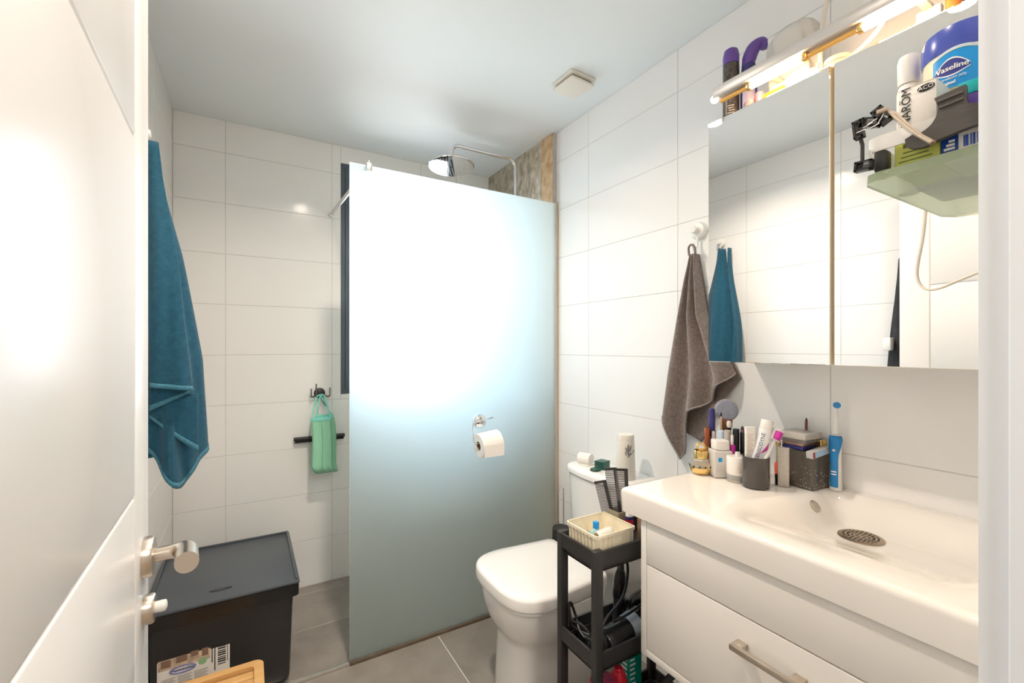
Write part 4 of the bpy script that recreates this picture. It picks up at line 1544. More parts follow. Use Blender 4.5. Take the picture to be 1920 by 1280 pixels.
build('small_print', mb, M('orange_faint_print', (.72, .50, .36), .5), rj)

# smoked tumbler with tube, toothbrush, carton
tu = thing('glass_tumbler', 'dark smoked glass tumbler at the front of the basin deck', 'tumbler', (1.190, .712, D))
UC = (1.196, .712)
build('glass', MB().lathe((*UC, D), [(.030, .0006), (.0335, .003), (.0345, .012), (.0345, .084), (.0335, .085), (.0325, .084), (.0320, .016), (.004, .014)], 36), smoke_m, tu)
build('thick_base', MB().lathe((*UC, D), [(.028, .0035), (.0318, .0045), (.0318, .0125), (.030, .0138)], 32), M('grey_glass_base', (.42, .37, .34), .05, trans=.7), tu)
# the carton, tube and toothbrush stand inside the tumbler
cbx = thing('slim_carton', 'slim cream printed carton standing in the smoked tumbler', 'carton', (UC[0] - .004, UC[1] + .016, D + .015))
cm_ = rot_at((1.192, .728, D), R(-38), 'Z')
build('carton', MB().box(1.182, 1.206, .7215, .7345, D + .0155, D + .162, .0006, 1, mx=cm_), card_m, cbx)
mb = MB()
for k in range(10):
    mb.box(1.1815, 1.1821, .7235, .7325 - .002 * (k % 2), D + .096 + k * .0050, D + .0975 + k * .0050, mx=cm_)
    mb.box(1.185, 1.203 - .004 * (k % 3), .7210, .7216, D + .096 + k * .0050, D + .0975 + k * .0050, mx=cm_)
build('small_print', mb, M('pale_print', (.60, .48, .38), .5), cbx)
tt = thing('toothpaste_tube', 'white toothpaste tube with magenta swoosh leaning in the smoked tumbler', 'tube', (UC[0], UC[1] + .002, D + .015))
# local frame of the tube: x across (towards image right), z along
tdir = Vector((.24, -.10, 1)).normalized()
tacr = (Vector((.80, -.55, 0)) - tdir * Vector((.80, -.55, 0)).dot(tdir)).normalized()
tnr = tdir.cross(tacr)      # points away from or towards the viewer
if tnr.dot(Vector((-1, -.6, 0))) < 0:
    tnr = -tnr
tor = Vector((UC[0] - .004, UC[1] + .004, D + .017))


def TP(a, n_, l):
    return tor + tacr * a + tnr * n_ + tdir * l


def tubeb(u, v):
    a = 2 * PI * u
    k = smooth(v)
    rx = .0195 - .0035 * k
    rn = .0020 + .0125 * k
    return TP(rx * math.cos(a), rn * math.sin(a), .145 * v)


build('tube_body', MB().grid(tubeb, 28, 14, closed_u=True).add([tubeb(k / 28, 1) for k in range(28)], [tuple(range(28))]), white_m, tt)
cm2 = MB()
loft(cm2, [[TP(r_ * math.cos(2 * PI * k / 24), r_ * .92 * math.sin(2 * PI * k / 24), l) for k in range(24)] for (r_, l) in ((.0155, .1455), (.0160, .148), (.0155, .168), (.0140, .170))])
build('tube_cap', cm2, plw_m, tt)


def surf(a, l, lift=.0006):
    k = smooth(l / .145)
    rx = .0195 - .0035 * k
    rn = .0020 + .0125 * k
    a = max(-.96, min(.96, a / rx))
    return TP(a * rx, rn * math.sqrt(max(0, 1 - a * a)) + lift, l)


vs, fs = text_mesh('SENSODYNE', .0125, 0)
mb = MB()
sgn = 1 if (tacr.cross(tdir)).dot(tnr) > 0 else -1
# text runs up the tube, letters' tops towards the viewer's left
mb.add([surf(-.0075 - v_.y, .096 + v_.x * 1.05) for v_ in vs], fs)
build('lettering', mb, M('navy_letter', (.03, .04, .20), .5), tt, ang=0)
mb = MB()
mb.grid(lambda u, v: surf(-.0095 + .025 * u + .004 * v, .072 + .034 * v * u + .018 * u, .0005), 10, 6)
build('swoosh', mb, pink_m, tt, ang=0)
tbh = thing('toothbrush', 'pink and white toothbrush leaning right of the toothpaste tube', 'toothbrush', (UC[0], UC[1] - .010, D + .015))
b0 = Vector((UC[0] - .015, UC[1] - .009, D + .018))
b1 = Vector((1.250, .682, D + .150))
bd = (b1 - b0).normalized()
build('brush_handle', MB().tube([b0, b0 + (b1 - b0) * .5, b0 + (b1 - b0) * .8, b0 + (b1 - b0) * .86, b1], [.0050, .0055, .0040, .0060, .0062], 12), plw_m, tbh)
sidev = Vector((-.55, -.75, .2)).normalized()
build('bristles', MB().tube([b0 + (b1 - b0) * .84 + sidev * .009, b1 + sidev * .009 - bd * .001], [.0098, .0102], 14).tube([b0 + (b1 - b0) * .86 + sidev * .014, b1 + sidev * .014 - bd * .002], [.0082, .0085], 12), pink_m, tbh)
build('brush_back', MB().tube([b0 + (b1 - b0) * .83, b1 + bd * .006], [.0142, .0146], 14), plw_m, tbh)

# make-up brushes and tubes standing behind
OC = thing('brush_holder', 'clear acrylic tumbler of make-up behind the cream jars', 'holder', (1.272, .835, D))
build('holder_wall', ring(MB(), rrect(1.222, 1.322, .770, .9015, .010), rrect(1.2245, 1.3195, .7725, .899, .009), D + .001, D + .062)  .box(1.223, 1.321, .771, .9005, D + .0005, D + .003), acry_m, OC)
HB = D + .0035


def stick(name, label, cat, x, y, parts, group=None, lean=(0, 0), base=HB):
    """parts: (part name, profile, material)"""
    t_ = thing(name, label, cat, (x, y, base), group)
    mx_ = rot_at((x, y, base), lean[0], 'X') @ rot_at((x, y, base), lean[1], 'Y')
    for (pn, prof, m_) in parts:
        build(pn, MB().lathe((x, y, base), prof, 16).turn(mx_), m_, t_)
    return t_


stick('lipstick', 'copper capped lipstick behind the gold perfume bottle', 'lipstick', 1.232, .888, [('cap', [(.0085, .072), (.0085, .126), (.0075, .128)], copper_m), ('lipstick_base', [(.0085, .0), (.0085, .0715)], gold_m)], 'cosmetics in the holder')
stick('concealer_tube', 'slim gold tube behind the square bottle', 'make-up', 1.241, .872, [('tube_body', [(.0072, 0), (.0072, .118), (.0065, .120)], nic_m), ('tube_cap', [(.0074, .060), (.0074, .082)], gold_m)], 'cosmetics in the holder')
stick('makeup_brush', 'dark navy make-up brush standing in front of the grey towel', 'brush', 1.252, .886, [('handle', [(.006, 0), (.0085, .10), (.0095, .180), (.006, .187)], navy_m), ('ferrule', [(.0098, .08), (.0098, .10)], nic_m)], 'brushes in the holder')
stick('makeup_brush', 'silver handled make-up brush beside the dark navy brush', 'brush', 1.265, .888, [('handle', [(.003, 0), (.0042, .10), (.0040, .180), (.003, .186)], stl_m), ('ferrule', [(.0046, .09), (.0046, .105)], nic_m)], 'brushes in the holder')
stick('lip_gloss', 'pale blue capped tube above the square bottle', 'make-up', 1.245, .850, [('tube_cap', [(.0090, .070), (.0090, .122), (.008, .124)], M('pale_blue_plastic', (.55, .66, .80), .3)), ('tube_body', [(.0090, 0), (.0090, .0695)], card_m)], 'cosmetics in the holder')
stick('makeup_brush', 'thin brush with a black tip left of the round grey brush', 'brush', 1.272, .868, [('handle', [(.003, 0), (.0036, .08), (.0030, .162)], M('pale_wood', (.72, .55, .38), .4)), ('brush_tip', [(.0026, .1625), (.0034, .168), (.001, .175)], blkm_m)], 'brushes in the holder')
stick('foundation_tube', 'grey beige tube right of the pale blue capped tube', 'make-up', 1.245, .828, [('tube_cap', [(.0100, .065), (.0100, .125), (.009, .128)], M('greige_plastic', (.50, .45, .40), .35)), ('tube_body', [(.0100, 0), (.0100, .0645)], plw_m)], 'cosmetics in the holder')
stick('mascara', 'black mascara tube left of the slim cream carton', 'mascara', 1.256, .808, [('cap', [(.0095, .055), (.0095, .132), (.0085, .135)], blk_m), ('tube_body', [(.0095, 0), (.0095, .0545)], blkm_m)], 'mascaras')
stick('mascara', 'shorter black mascara tube behind the slim cream carton', 'mascara', 1.272, .794, [('cap', [(.0100, .05), (.0100, .122), (.009, .125)], blk_m), ('tube_body', [(.0100, 0), (.0100, .0495)], blkm_m)], 'mascaras')
stick('lip_pencil', 'mauve pencil standing behind the short black mascara', 'pencil', 1.294, .812, [('pencil_body', [(.0055, 0), (.0055, .128)], M('mauve_plastic', (.36, .16, .20), .4)), ('pencil_tip', [(.0055, .1285), (.002, .138)], blkm_m)])
stick('eye_brush', 'short brush with cream tip under the round grey brush', 'brush', 1.283, .848, [('handle', [(.005, 0), (.006, .115)], blkm_m), ('ferrule', [(.0062, .1155), (.0062, .130)], blk_m), ('brush_tip', [(.0062, .1305), (.0078, .142), (.005, .150)], card_m)], 'brushes in the holder')
pbr = stick('powder_brush', 'round grey make-up sponge brush with brown hair against the wall', 'brush', 1.298, .866, [('handle', [(.006, 0), (.008, .09)], blkm_m), ('ferrule', [(.010, .0905), (.011, .114)], blk_m), ('brown_bristles', [(.011, .1145), (.0160, .130), (.0165, .148), (.014, .152)], brist2_m)], 'brushes in the holder')
mx_ = Matrix.Translation((1.300, .868, HB + .180)) @ Vector((-.72, -.68, .12)).to_track_quat('Z', 'Y').to_matrix().to_4x4()
build('grey_pad', MB().lathe((0, 0, 0), [(.027, -.009), (.0320, -.006), (.0320, .002), (.029, .005), (.004, .006)], 32).turn(mx_), bristle_m, pbr)
build('pad_rim', MB().tube([mx_ @ Vector((.0325 * math.cos(a * PI / 16), .0325 * math.sin(a * PI / 16), -.003)) for a in range(32)], .0026, 8, closed=True), M('mauve_grey_plastic', (.42, .37, .36), .35), pbr)
stick('nail_polish', 'pink nail polish at the front of the clear holder', 'nail polish', 1.234, .806, [('polish_glass', [(.008, .045), (.009, .085), (.007, .090)], pink_m), ('polish_cap', [(.004, .0905), (.004, .118)], plw_m)], 'nail polishes')
stick('nail_polish', 'coral nail polish between carton and toothpaste tube', 'nail polish', 1.270, .692, [('polish_glass', [(.009, 0.030), (.010, .056), (.008, .062)], M('coral_polish', (.85, .16, .10), .25)), ('polish_cap', [(.0085, 0), (.0085, .0295)], blk_m)], 'nail polishes', base=D)
stick('perfume_sample', 'thin gold glass vial behind the toothpaste tube', 'vial', 1.290, .703, [('vial_glass', [(.006, 0), (.006, .105)], M('amber_clear', (.75, .62, .38), .1, trans=.5)), ('vial_cap', [(.0064, .1055), (.0064, .118)], gold_m)], base=D)

# acrylic organiser with boxes
ao = thing('acrylic_organizer', 'smoky clear acrylic make-up organiser next to the electric toothbrush', 'organiser', (1.315, .645, D))
om = rot_at((1.30, .62, D), R(-4), 'Z')
AX0, AX1, AY0, AY1 = 1.288, 1.372, .612, .690
mb = ring(MB(), rrect(AX0, AX1, AY0, AY1, .004), rrect(AX0 + .003, AX1 - .003, AY0 + .003, AY1 - .003, .003), D + .0005, D + .100)
mb.box(AX0 + .001, AX1 - .001, AY0 + .001, AY1 - .001, D + .0005, D + .004)
mb.box(AX0 + .003, AX1 - .003, AY0 + .038, AY0 + .040, D + .004, D + .09)
build('organizer_walls', mb.turn(om), M('smoke_acrylic', (.38, .34, .30), .06, trans=.75, ior=1.25, bump=.4, bscale=120), ao)
mb = MB()
for k in range(60):
    f = random.random()
    p = om @ (Vector((AX0 - .0006, AY0 + .004 + .07 * random.random(), D + .005 + .055 * random.random() ** 1.5)) if k % 2 else Vector((AX0 + .004 + .074 * random.random(), AY0 - .0006, D + .005 + .055 * random.random() ** 1.5)))
    mb.ball(p, random.uniform(.0006, .0014), 6)
build('glitter', mb, M('silver_glitter', (.9, .88, .82), .2, metal=.8), ao)['kind'] = 'stuff'
build('corner_post', MB().tube([om @ Vector((AX0 + .022, AY0 + .010, D + .006)), om @ Vector((AX0 + .030, AY0 + .012, D + .088))], .0065, 10), M('tan_brush_handle', (.62, .50, .36), .4), ao)
mbx = MB()
for k in range(7):
    mbx.tube([om @ Vector((AX0 + .012 + .010 * k, AY0 + .020 + .006 * (k % 3), D + .006)), om @ Vector((AX0 + .008 + .010 * k, AY0 + .040 + .004 * (k % 3), D + .086))], .0040, 8)
build('pencil_bundle', mbx, M('dark_brown_pencils', (.10, .065, .045), .4, var=.4, vscale=60), ao)['kind'] = 'stuff'
sv = thing('silver_box', 'slim silver grey box standing in front of the acrylic organiser', 'box', (1.262, .668, D))
svm = rot_at((1.263, .675, D), R(28), 'Z')
sgm = M('silver_grey_card', (.55, .51, .46), .35, metal=.25, var=.08, vscale=90)
build('box_shell', MB().box(1.258, 1.268, .662, .688, D + .0008, D + .108, .0012, mx=svm), sgm, sv)
build('box_edge', MB().box(1.2575, 1.2685, .6610, .6622, D + .0008, D + .1085, .0003, mx=svm), nic_m, sv)
pl_ = thing('eyeshadow_palette', 'flat grey palette lying across the top of the organiser', 'palette', (1.325, .66, D + .13))
build('palette_base', MB().box(1.285, 1.362, .628, .706, D + .1215, D + .130, .001, mx=om), M('dark_glass_edge', (.14, .12, .11), .2), pl_)
build('palette_lid', MB().box(1.285, 1.362, .628, .706, D + .1305, D + .147, .0015, mx=om), M('warm_grey_plastic', (.48, .45, .41), .25), pl_)
pm = thing('palette_stack', 'stack of dark compacts inside the top of the organiser', 'compact', (1.328, .66, D + .10))
build('compact_body', MB().box(1.294, 1.355, .640, .698, D + .101, D + .111, .002, mx=om), navy_m, pm)
build('compact_lid', MB().box(1.294, 1.355, .640, .698, D + .1115, D + .121, .002, mx=om), M('rose_gold', (.55, .36, .30), .25, metal=.6), pm)
bb = thing('blue_carton', 'pale blue and grey carton lying over the front rim of the organiser', 'carton', (1.30, .63, D + .104))
bm_ = rot_at((1.30, .625, D + .105), R(-4), 'Z') @ rot_at((1.30, .625, D + .105), R(-6), 'Y')
build('carton', MB().box(1.276, 1.372, .604, .622, D + .090, D + .108, .001, mx=bm_), M('pale_grey_card', (.50, .49, .48), .3), bb)
build('blue_panel', MB().box(1.288, 1.330, .6030, .6042, D + .092, D + .106, mx=bm_), bluegl_m, bb)
build('maroon_end', MB().box(1.2762, 1.284, .6030, .6042, D + .091, D + .107, mx=bm_), M('maroon_print', (.28, .04, .08), .4), bb)
gc = thing('gold_compact', 'small gold framed compact on the back of the organiser', 'compact', (1.352, .628, D + .108))
build('compact_body', MB().box(1.340, 1.368, .618, .636, D + .1085, D + .128, .0015, mx=om), gold_m, gc)
build('compact_inset', MB().box(1.3394, 1.3402, .621, .633, D + .112, D + .125, mx=om), M('dark_brown_print', (.08, .04, .02), .4), gc)
kp = thing('kohl_pencil', 'brown pencil standing up behind the grey palette', 'pencil', (1.375, .672, D))
build('pencil_body', MB().cyl((1.374, .672, D + .0008), (1.374, .670, D + .172), .0035, .0035, 10), M('brown_pencil', (.22, .06, .05), .4), kp)
build('pencil_tip', MB().cyl((1.374, .670, D + .1722), (1.374, .670, D + .180), .0035, .001, 10), blkm_m, kp)

# electric toothbrush
et = thing('electric_toothbrush', 'blue and white electric toothbrush standing by the wall tiles', 'toothbrush', (1.352, .590, D))
EC = (1.356, .588)


def ebody(prof_r, zs):
    mb = MB()
    loft(mb, [[(EC[0] + (ox + r_ * math.cos(2 * PI * k / 24)), EC[1] + r_ * .95 * math.sin(2 * PI * k / 24), D + z_) for k in range(24)] for (r_, ox, z_) in zs])
    return mb


build('white_body', ebody(0, [(.0145, 0, .001), (.0150, 0, .006), (.0140, 0, .05), (.0132, 0, .09), (.0135, 0, .115), (.0148, 0, .132), (.0135, 0, .143), (.0095, 0, .149)]), plw_m, et)
ea = math.atan2(-EC[1], -EC[0]) - .30
mb = MB()


def eg(u, v):
    z_ = .010 + .136 * v
    r_ = lerp_tab([(0, .0150), (.3, .0142), (.6, .0134), (.78, .0138), (.9, .0150), (.97, .0142), (1, .0118)], v) + .0012
    hw = lerp_tab([(0, .62), (.5, .66), (.65, .75), (.8, 1.2), (.92, 1.5), (1, 1.5)], v)
    a = ea - hw + 2 * hw * u
    return (EC[0] + r_ * math.cos(a), EC[1] + r_ * .97 * math.sin(a), D + z_)


mb.grid(eg, 14, 22)
build('blue_grip', mb, blue_m, et, solid=.001)
build('button', MB().ball((EC[0] + .0150 * math.cos(ea), EC[1] + .0150 * math.sin(ea), D + .108), .004, 12, (1, 1, .8)), plw_m, et)
mb = MB()
for z_ in (.050, .043):
    mb2 = patch(EC, .0166, ea, .36, D + z_, D + z_ + .003, 6)
    mb.add(mb2.v, mb2.f)
build('white_stripes', mb, white_m, et)
build('brush_neck', MB().lathe((*EC, D), [(.0088, .1495), (.0088, .153), (.0072, .156), (.0055, .185), (.0042, .205), (.0038, .224)], 18), plw_m, et)
hmx = Matrix.Translation((EC[0], EC[1], D + .226)) @ Vector((-.75, -.6, .15)).to_track_quat('Z', 'Y').to_matrix().to_4x4()
build('brush_head', MB().lathe((0, 0, 0), [(.0075, -.006), (.0085, -.003), (.0085, .003), (.0078, .004)], 20).turn(hmx), plw_m, et)
build('bristles', MB().lathe((0, 0, 0), [(.0080, .0042), (.0083, .012), (.0060, .0125)], 20).turn(hmx), blue_m, et)
cg = thing('charger_stand', 'small white charger behind the blue electric toothbrush', 'charger', (1.365, .628, D))
build('charger_body', MB().box(1.374, 1.386, .600, .622, D + .0005, D + .112, .004, 3), plw_m, cg)
build('charger_clip', MB().box(1.370, 1.3745, .604, .618, D + .07, D + .11, .002), M('pale_blue_clip', (.5, .65, .82), .3), cg)

# bottle at the near end of the basin
nb = thing('soap_dispenser', 'white topped amber soap bottle at the near end of the basin by the door frame', 'bottle', (1.065, .212, D))
NC = (1.075, .2135)
build('bottle_body', MB().lathe((*NC, D), [(.022, .001), (.026, .01), (.026, .075), (.024, .082)], 26), M('amber_soap', (.72, .44, .18), .2, trans=.2), nb)
build('pump_collar', MB().lathe((*NC, D), [(.024, .083), (.025, .10), (.014, .112)], 22), plw_m, nb)
build('pump_stem', MB().lathe((*NC, D), [(.008, .112), (.008, .150), (.015, .152), (.015, .165), (.010, .168)], 18), plw_m, nb)

# ------------------------------------------------------------------ mirror cabinet
mc = thing('mirror_cabinet', 'white bathroom cabinet with two mirror doors above the basin', 'mirror cabinet', (1.28, .515, 1.238))
MX, MY0, MY1, MZ0, MZ1 = 1.170, .178, .840, 1.238, 1.938
build('carcass', MB().box(MX + .020, XR - .001, MY0 + .002, MY1 - .002, MZ0 + .003, MZ1 - .002, .001), lac_m, mc)
for (a, b_) in ((.5195, MY1), (MY0, .5115)):
    d_ = build('mirror_door', MB().box(MX + .004, MX + .0195, a, b_, MZ0, MZ1, .0008, 1), edge_m, mc)
    build('mirror_glass', MB().box(MX, MX + .0042, a + .0002, b_ - .0002, MZ0 + .0002, MZ1 - .0002, .0012, 1), mir_m, d_)

# lamp on top of the mirror cabinet
lp = thing('mirror_lamp', 'slim grey lamp bar with glowing tubes above the mirror doors', 'lamp', (1.11, .51, MZ1))
build('lamp_housing', MB().box(1.118, 1.158, .225, .790, 1.975, 2.004, .003), lampgrey_m, lp)
build('amber_rod', MB().cyl((1.137, .775, 1.967), (1.137, .235, 1.967), .0055, None, 12), amber_m, lp)
for (a, b_) in ((.688, .562), (.439, .318)):
    build('glowing_tube', MB().cyl((1.135, a, 1.965), (1.135, b_, 1.965), .0085, None, 16), tube_m, lp)
    build('tube_socket', MB().box(1.127, 1.143, a, a + .012, 1.957, 1.975, .002), gold_m, lp)
    build('tube_socket', MB().box(1.127, 1.143, b_ - .012, b_, 1.957, 1.975, .002), gold_m, lp)
build('end_bulb', MB().ball((1.132, .792, 1.978), .011, 14), M('lit_lamp_end', (1, .95, .85), .4, emit=(1, .85, .6), es=7.0), lp)
for y_ in (.66, .36):
    build('arm', MB().box(1.150, 1.24, y_ - .008, y_ + .008, 1.985, 1.993, .001).box(1.222, 1.24, y_ - .02, y_ + .02, MZ1 + .0005, 1.988, .002), lampgrey_m, lp)

# things standing on the cabinet
ZK = MZ1 - .0015
sp = thing('hair_spray', 'dark spray can with a purple cap at the far end of the mirror cabinet', 'spray can', (1.235, .808, ZK))
SPC = (1.235, .810)
build('can_body', MB().lathe((*SPC, ZK), [(.0215, .0005), (.0225, .004), (.0225, .175), (.021, .180)], 26), M('dark_bronze_print', (.10, .085, .075), .3, metal=.4, var=.5, vscale=120), sp)
build('can_cap', MB().lathe((*SPC, ZK), [(.0222, .1805), (.0226, .205), (.019, .222), (.010, .229)], 26), purple_m, sp)
mb = MB()
sa = math.atan2(-SPC[1], -SPC[0])
for k in range(7):
    mb2 = patch(SPC, .0228, sa + .1 * math.sin(k * 2), .42 - .06 * (k % 3), ZK + .008 + k * .007, ZK + .0105 + k * .007, 6)
    mb.add(mb2.v, mb2.f)
build('small_print', mb, M('silver_print', (.6, .56, .5), .4), sp)
ps = thing('purple_spray_bottle', 'purple spray bottle with a hooked trigger next to the spray can', 'spray bottle', (1.252, .765, ZK))
PSC = (1.255, .768)
build('bottle_body', MB().lathe((*PSC, ZK), [(.020, .0005), (.022, .005), (.022, .10), (.021, .135), (.0185, .158), (.017, .166)], 24, sx=1.0), navy_m, ps)
build('spray_head', MB().tube(spline([(PSC[0], PSC[1] + .002, ZK + .150), (PSC[0], PSC[1] - .001, ZK + .180), (PSC[0] + .006, PSC[1] - .010, ZK + .208), (PSC[0] + .014, PSC[1] - .026, ZK + .222), (PSC[0] + .018, PSC[1] - .034, ZK + .214), (PSC[0] + .018, PSC[1] - .033, ZK + .200)], 6), [.0175] * 6 + [.0190] * 6 + [.0185, .018, .017, .016, .015, .014] + [.0125] * 6 + [.0100] * 7, 14), purple_m, ps)
pa = math.atan2(-PSC[1], -PSC[0])
build('label', patch(PSC, .0222, pa, .8, ZK + .03, ZK + .10), M('lilac_label', (.40, .38, .55), .4), ps)
build('green_mark', patch(PSC, .0228, pa - .1, .3, ZK + .078, ZK + .086), leafg_m, ps)
pp = thing('plastic_pack', 'crumpled clear plastic pack of white pads behind the lamp bar', 'packet', (1.285, .665, ZK))


def packf(u, v):
    a = 2 * PI * u
    f = 1 + .05 * math.sin(5 * a + 6 * v) + .04 * math.sin(9 * a + 11 * v)
    r_ = lerp_tab([(0, .7), (.05, 1.0), (.85, .98), (.95, .72), (1, .1)], v)
    c_, s_ = math.cos(a), math.sin(a)
    return (1.285 + .045 * r_ * f * math.copysign(abs(c_) ** .6, c_), .655 + .062 * r_ * f * math.copysign(abs(s_) ** .6, s_), ZK + .001 + .222 * v)


build('film_wrap', MB().grid(packf, 40, 24, closed_u=True), poly_m, pp)
for k in range(4):
    build('white_pad', MB().box(1.252, 1.318, .612, .700, ZK + .006 + k * .046, ZK + .046 + k * .046, .012, 3), card_m, pp)
pk = thing('pink_jar', 'small pink and clear jar under the lamp bar', 'jar', (1.205, .722, ZK))
build('jar_body', MB().lathe((1.208, .735, ZK), [(.014, .0005), (.016, .004), (.016, .026), (.014, .030)], 20), M('lilac_clear', (.62, .55, .66), .1, trans=.5), pk)
build('pink_part', MB().lathe((1.206, .708, ZK), [(.010, .0005), (.0115, .030), (.010, .040)], 18), M('rose_pink', (.66, .16, .26), .3), pk)
ob = thing('orange_box', 'orange carton lying under the left glowing tube', 'carton', (1.215, .67, ZK))
build('carton', MB().box(1.198, 1.240, .640, .692, ZK + .0005, ZK + .026, .001), orange_m, ob)
build('carton_end', MB().box(1.1975, 1.2405, .6915, .6935, ZK + .0005, ZK + .0265, .0005), M('yellow_print', (.80, .55, .10), .4), ob)
wbx = thing('white_carton', 'bright white carton right of the orange carton under the lamp', 'carton', (1.21, .60, ZK))
build('carton', MB().box(1.196, 1.236, .565, .632, ZK + .0005, ZK + .032, .001), card_m, wbx)
mb = MB()
for k in range(3):
    mb.box(1.1955, 1.1961, .578, .612 - .006 * k, ZK + .009 + k * .006, ZK + .0115 + k * .006)
build('small_print', mb, M('gold_print', (.72, .55, .30), .4), wbx)
bj2 = thing('beige_jar', 'low round beige jar in front of the cable coil on the cabinet', 'jar', (1.225, .535, ZK))
build('jar_body', MB().lathe((1.232, .530, ZK), [(.026, .0005), (.028, .004), (.028, .028), (.027, .030)], 26), M('beige_plastic', (.66, .52, .42), .4), bj2)
build('jar_lid', MB().lathe((1.232, .530, ZK), [(.0285, .0305), (.0285, .040), (.027, .042)], 26), M('beige_lid', (.72, .60, .50), .35), bj2)
cbl = thing('white_cable', 'white lamp cable looping up above the mirror cabinet', 'cable', (1.25, .55, ZK))
build('cable_run', MB().tube(spline([(1.26, .572, ZK + .006), (1.25, .577, ZK + .08), (1.25, .570, ZK + .17), (1.25, .550, ZK + .25), (1.25, .515, ZK + .32), (1.25, .45, ZK + .37), (1.28, .36, ZK + .38), (1.33, .28, ZK + .30), (1.36, .24, ZK + .15), (1.36, .23, ZK + .01)], 8), .0050, 10), cable_m, cbl)
build('cable_loop', MB().tube(spline([(1.22, .568, ZK + .048), (1.20, .560, ZK + .020), (1.19, .525, ZK + .008), (1.19, .48, ZK + .012), (1.19, .44, ZK + .035), (1.195, .415, ZK + .070), (1.21, .39, ZK + .10), (1.25, .36, ZK + .11), (1.30, .33, ZK + .06)], 8), .0045, 10), cable_m, cbl)
ab = thing('amber_bottle', 'small amber bottle at the near end of the mirror cabinet top', 'bottle', (1.20, .31, ZK))
build('bottle_body', MB().lathe((1.202, .312, ZK), [(.014, .0005), (.016, .003), (.016, .04), (.009, .05), (.008, .055)], 22), M('amber_bottle_glass', (.25, .10, .03), .1, trans=.3), ab)
build('bottle_cap', MB().lathe((1.202, .312, ZK), [(.010, .0555), (.010, .07), (.009, .072)], 18), plw_m, ab)

# cable under the shelf, close to the mirror
c2 = thing('hanging_cable', 'white cable looping in front of the right mirror door under the glass shelf', 'cable', (1.1668, .34, 1.45))
build('cable_run', MB().tube(spline([(1.1668, .348, 1.56), (1.1668, .353, 1.50), (1.1668, .360, 1.455), (1.1668, .362, 1.425), (1.1668, .356, 1.405), (1.1668, .344, 1.395), (1.1668, .325, 1.397), (1.1668, .300, 1.408), (1.1668, .262, 1.424), (1.1668, .22, 1.44)], 8), .0021, 10), cable_m, c2)

# ------------------------------------------------------------------ grey towel on the right wall
white_hook('towel_hook', 'white round suction hook on the right wall holding the grey towel', XR, 1.030, 1.695, -1)
gt_ = thing('grey_towel', 'grey brown terry towel hanging on the right wall beside the mirror cabinet', 'towel', (XR - .03, 1.03, .87))


def gtow(u, v, layer=0):
    # u: 0 = far (left in view) edge, 1 = near edge
    top = 1.610
    hem = lerp_tab([(0, 1.02), (.10, .93), (.17, .872), (.24, .90), (.30, 1.00), (.38, 1.055), (.52, 1.075), (.66, 1.10), (.78, 1.15), (1, 1.195)], u)
    if layer == 1:
        hem = lerp_tab([(0, 1.02), (.25, .97), (.45, .945), (.55, .985), (.7, 1.08), (1, 1.18)], u)
    z = top + (hem - top) * v
    s_ = (top - z) / .72
    yl = 1.034 + lerp_tab([(0, .010), (.05, .016), (.3, .052), (.6, .088), (.85, .112), (1.1, .100)], s_)
    yr = 1.034 - lerp_tab([(0, .010), (.05, .016), (.3, .050), (.6, .165), (1.1, .175)], s_)
    y = yl + (yr - yl) * u
    amp = lerp_tab([(0, .006), (.15, .016), (.6, .022), (1, .024)], v)
    fold = math.sin(u * 2 * PI * 2.6 + .6 + .5 * v) * amp
    x = XR - .034 - .012 * v - fold * .9
    if layer == 1:
        x = XR - .016 - .006 * math.sin(u * 11)
    return (min(x, XR - .006), y, z)


build('towel_front', MB().grid(lambda u, v: gtow(u, v), 60, 46), grey_m, gt_, solid=.004)
build('towel_back', MB().grid(lambda u, v: gtow(u, v, 1), 40, 30), grey_m, gt_, solid=.004)
build('hem', MB().grid(lambda u, v: Vector(gtow(u, .988 + .014 * v)) + Vector((-.0005, 0, 0)), 60, 1), greyh_m, gt_, solid=.007)
mb = MB()
for k in range(46):
    u = k / 45 * .26
    p = Vector(gtow(u, 1.0))
    mb.tube([p, p + Vector((0, .004, -.003))], .0012, 5)
build('fringe', mb, greyh_m, gt_)['kind'] = 'stuff'
build('hanging_loop', MB().tube(spline([(XR - .036, 1.048, 1.606), (XR - .042, 1.046, 1.632), (XR - .044, 1.034, 1.642), (XR - .042, 1.022, 1.632), (XR - .036, 1.022, 1.606)], 6), .0038, 8), grey_m, gt_)

# ------------------------------------------------------------------ glass shelf on the front wall beside the doorway
sh = thing('glass_shelf', 'green tinted glass shelf with a white rail beside the door frame', 'shelf', (.79, .20, 1.481))
SHZ = 1.481
gx0, gx1, gy0, gy1 = .652, .950, YF + .003, .256
poly = [(gx0, gy0), (gx0, gy1 - .018), (gx0 + .005, gy1 - .006), (gx0 + .018, gy1), (gx1 - .030, gy1), (gx1 - .006, gy1 - .012), (gx1, gy1 - .036), (gx1, gy0)]
build('glass_plate', MB().prism(poly, 'z', SHZ, SHZ + .010), shelfg_m, sh, ang=20)
ry = SHZ + .036
rail = bend([(gx0 + .004, gy0, ry), (gx0 + .004, gy1 - .004, ry), (gx1 - .004, gy1 - .004, ry), (gx1 - .004, gy0, ry)], .016, 5)
mb = MB()
vs, fs = [], []
for i, p in enumerate(rail):
    t_ = (rail[min(i + 1, len(rail) - 1)] - rail[max(0, i - 1)]).normalized()
    nrm = Vector((-t_.y, t_.x, 0)) * .0012
    for (dn_, dz_2) in ((-1, 0), (1, 0), (1, .018), (-1, .018)):
        vs.append(p + nrm * dn_ + Vector((0, 0, dz_2)))
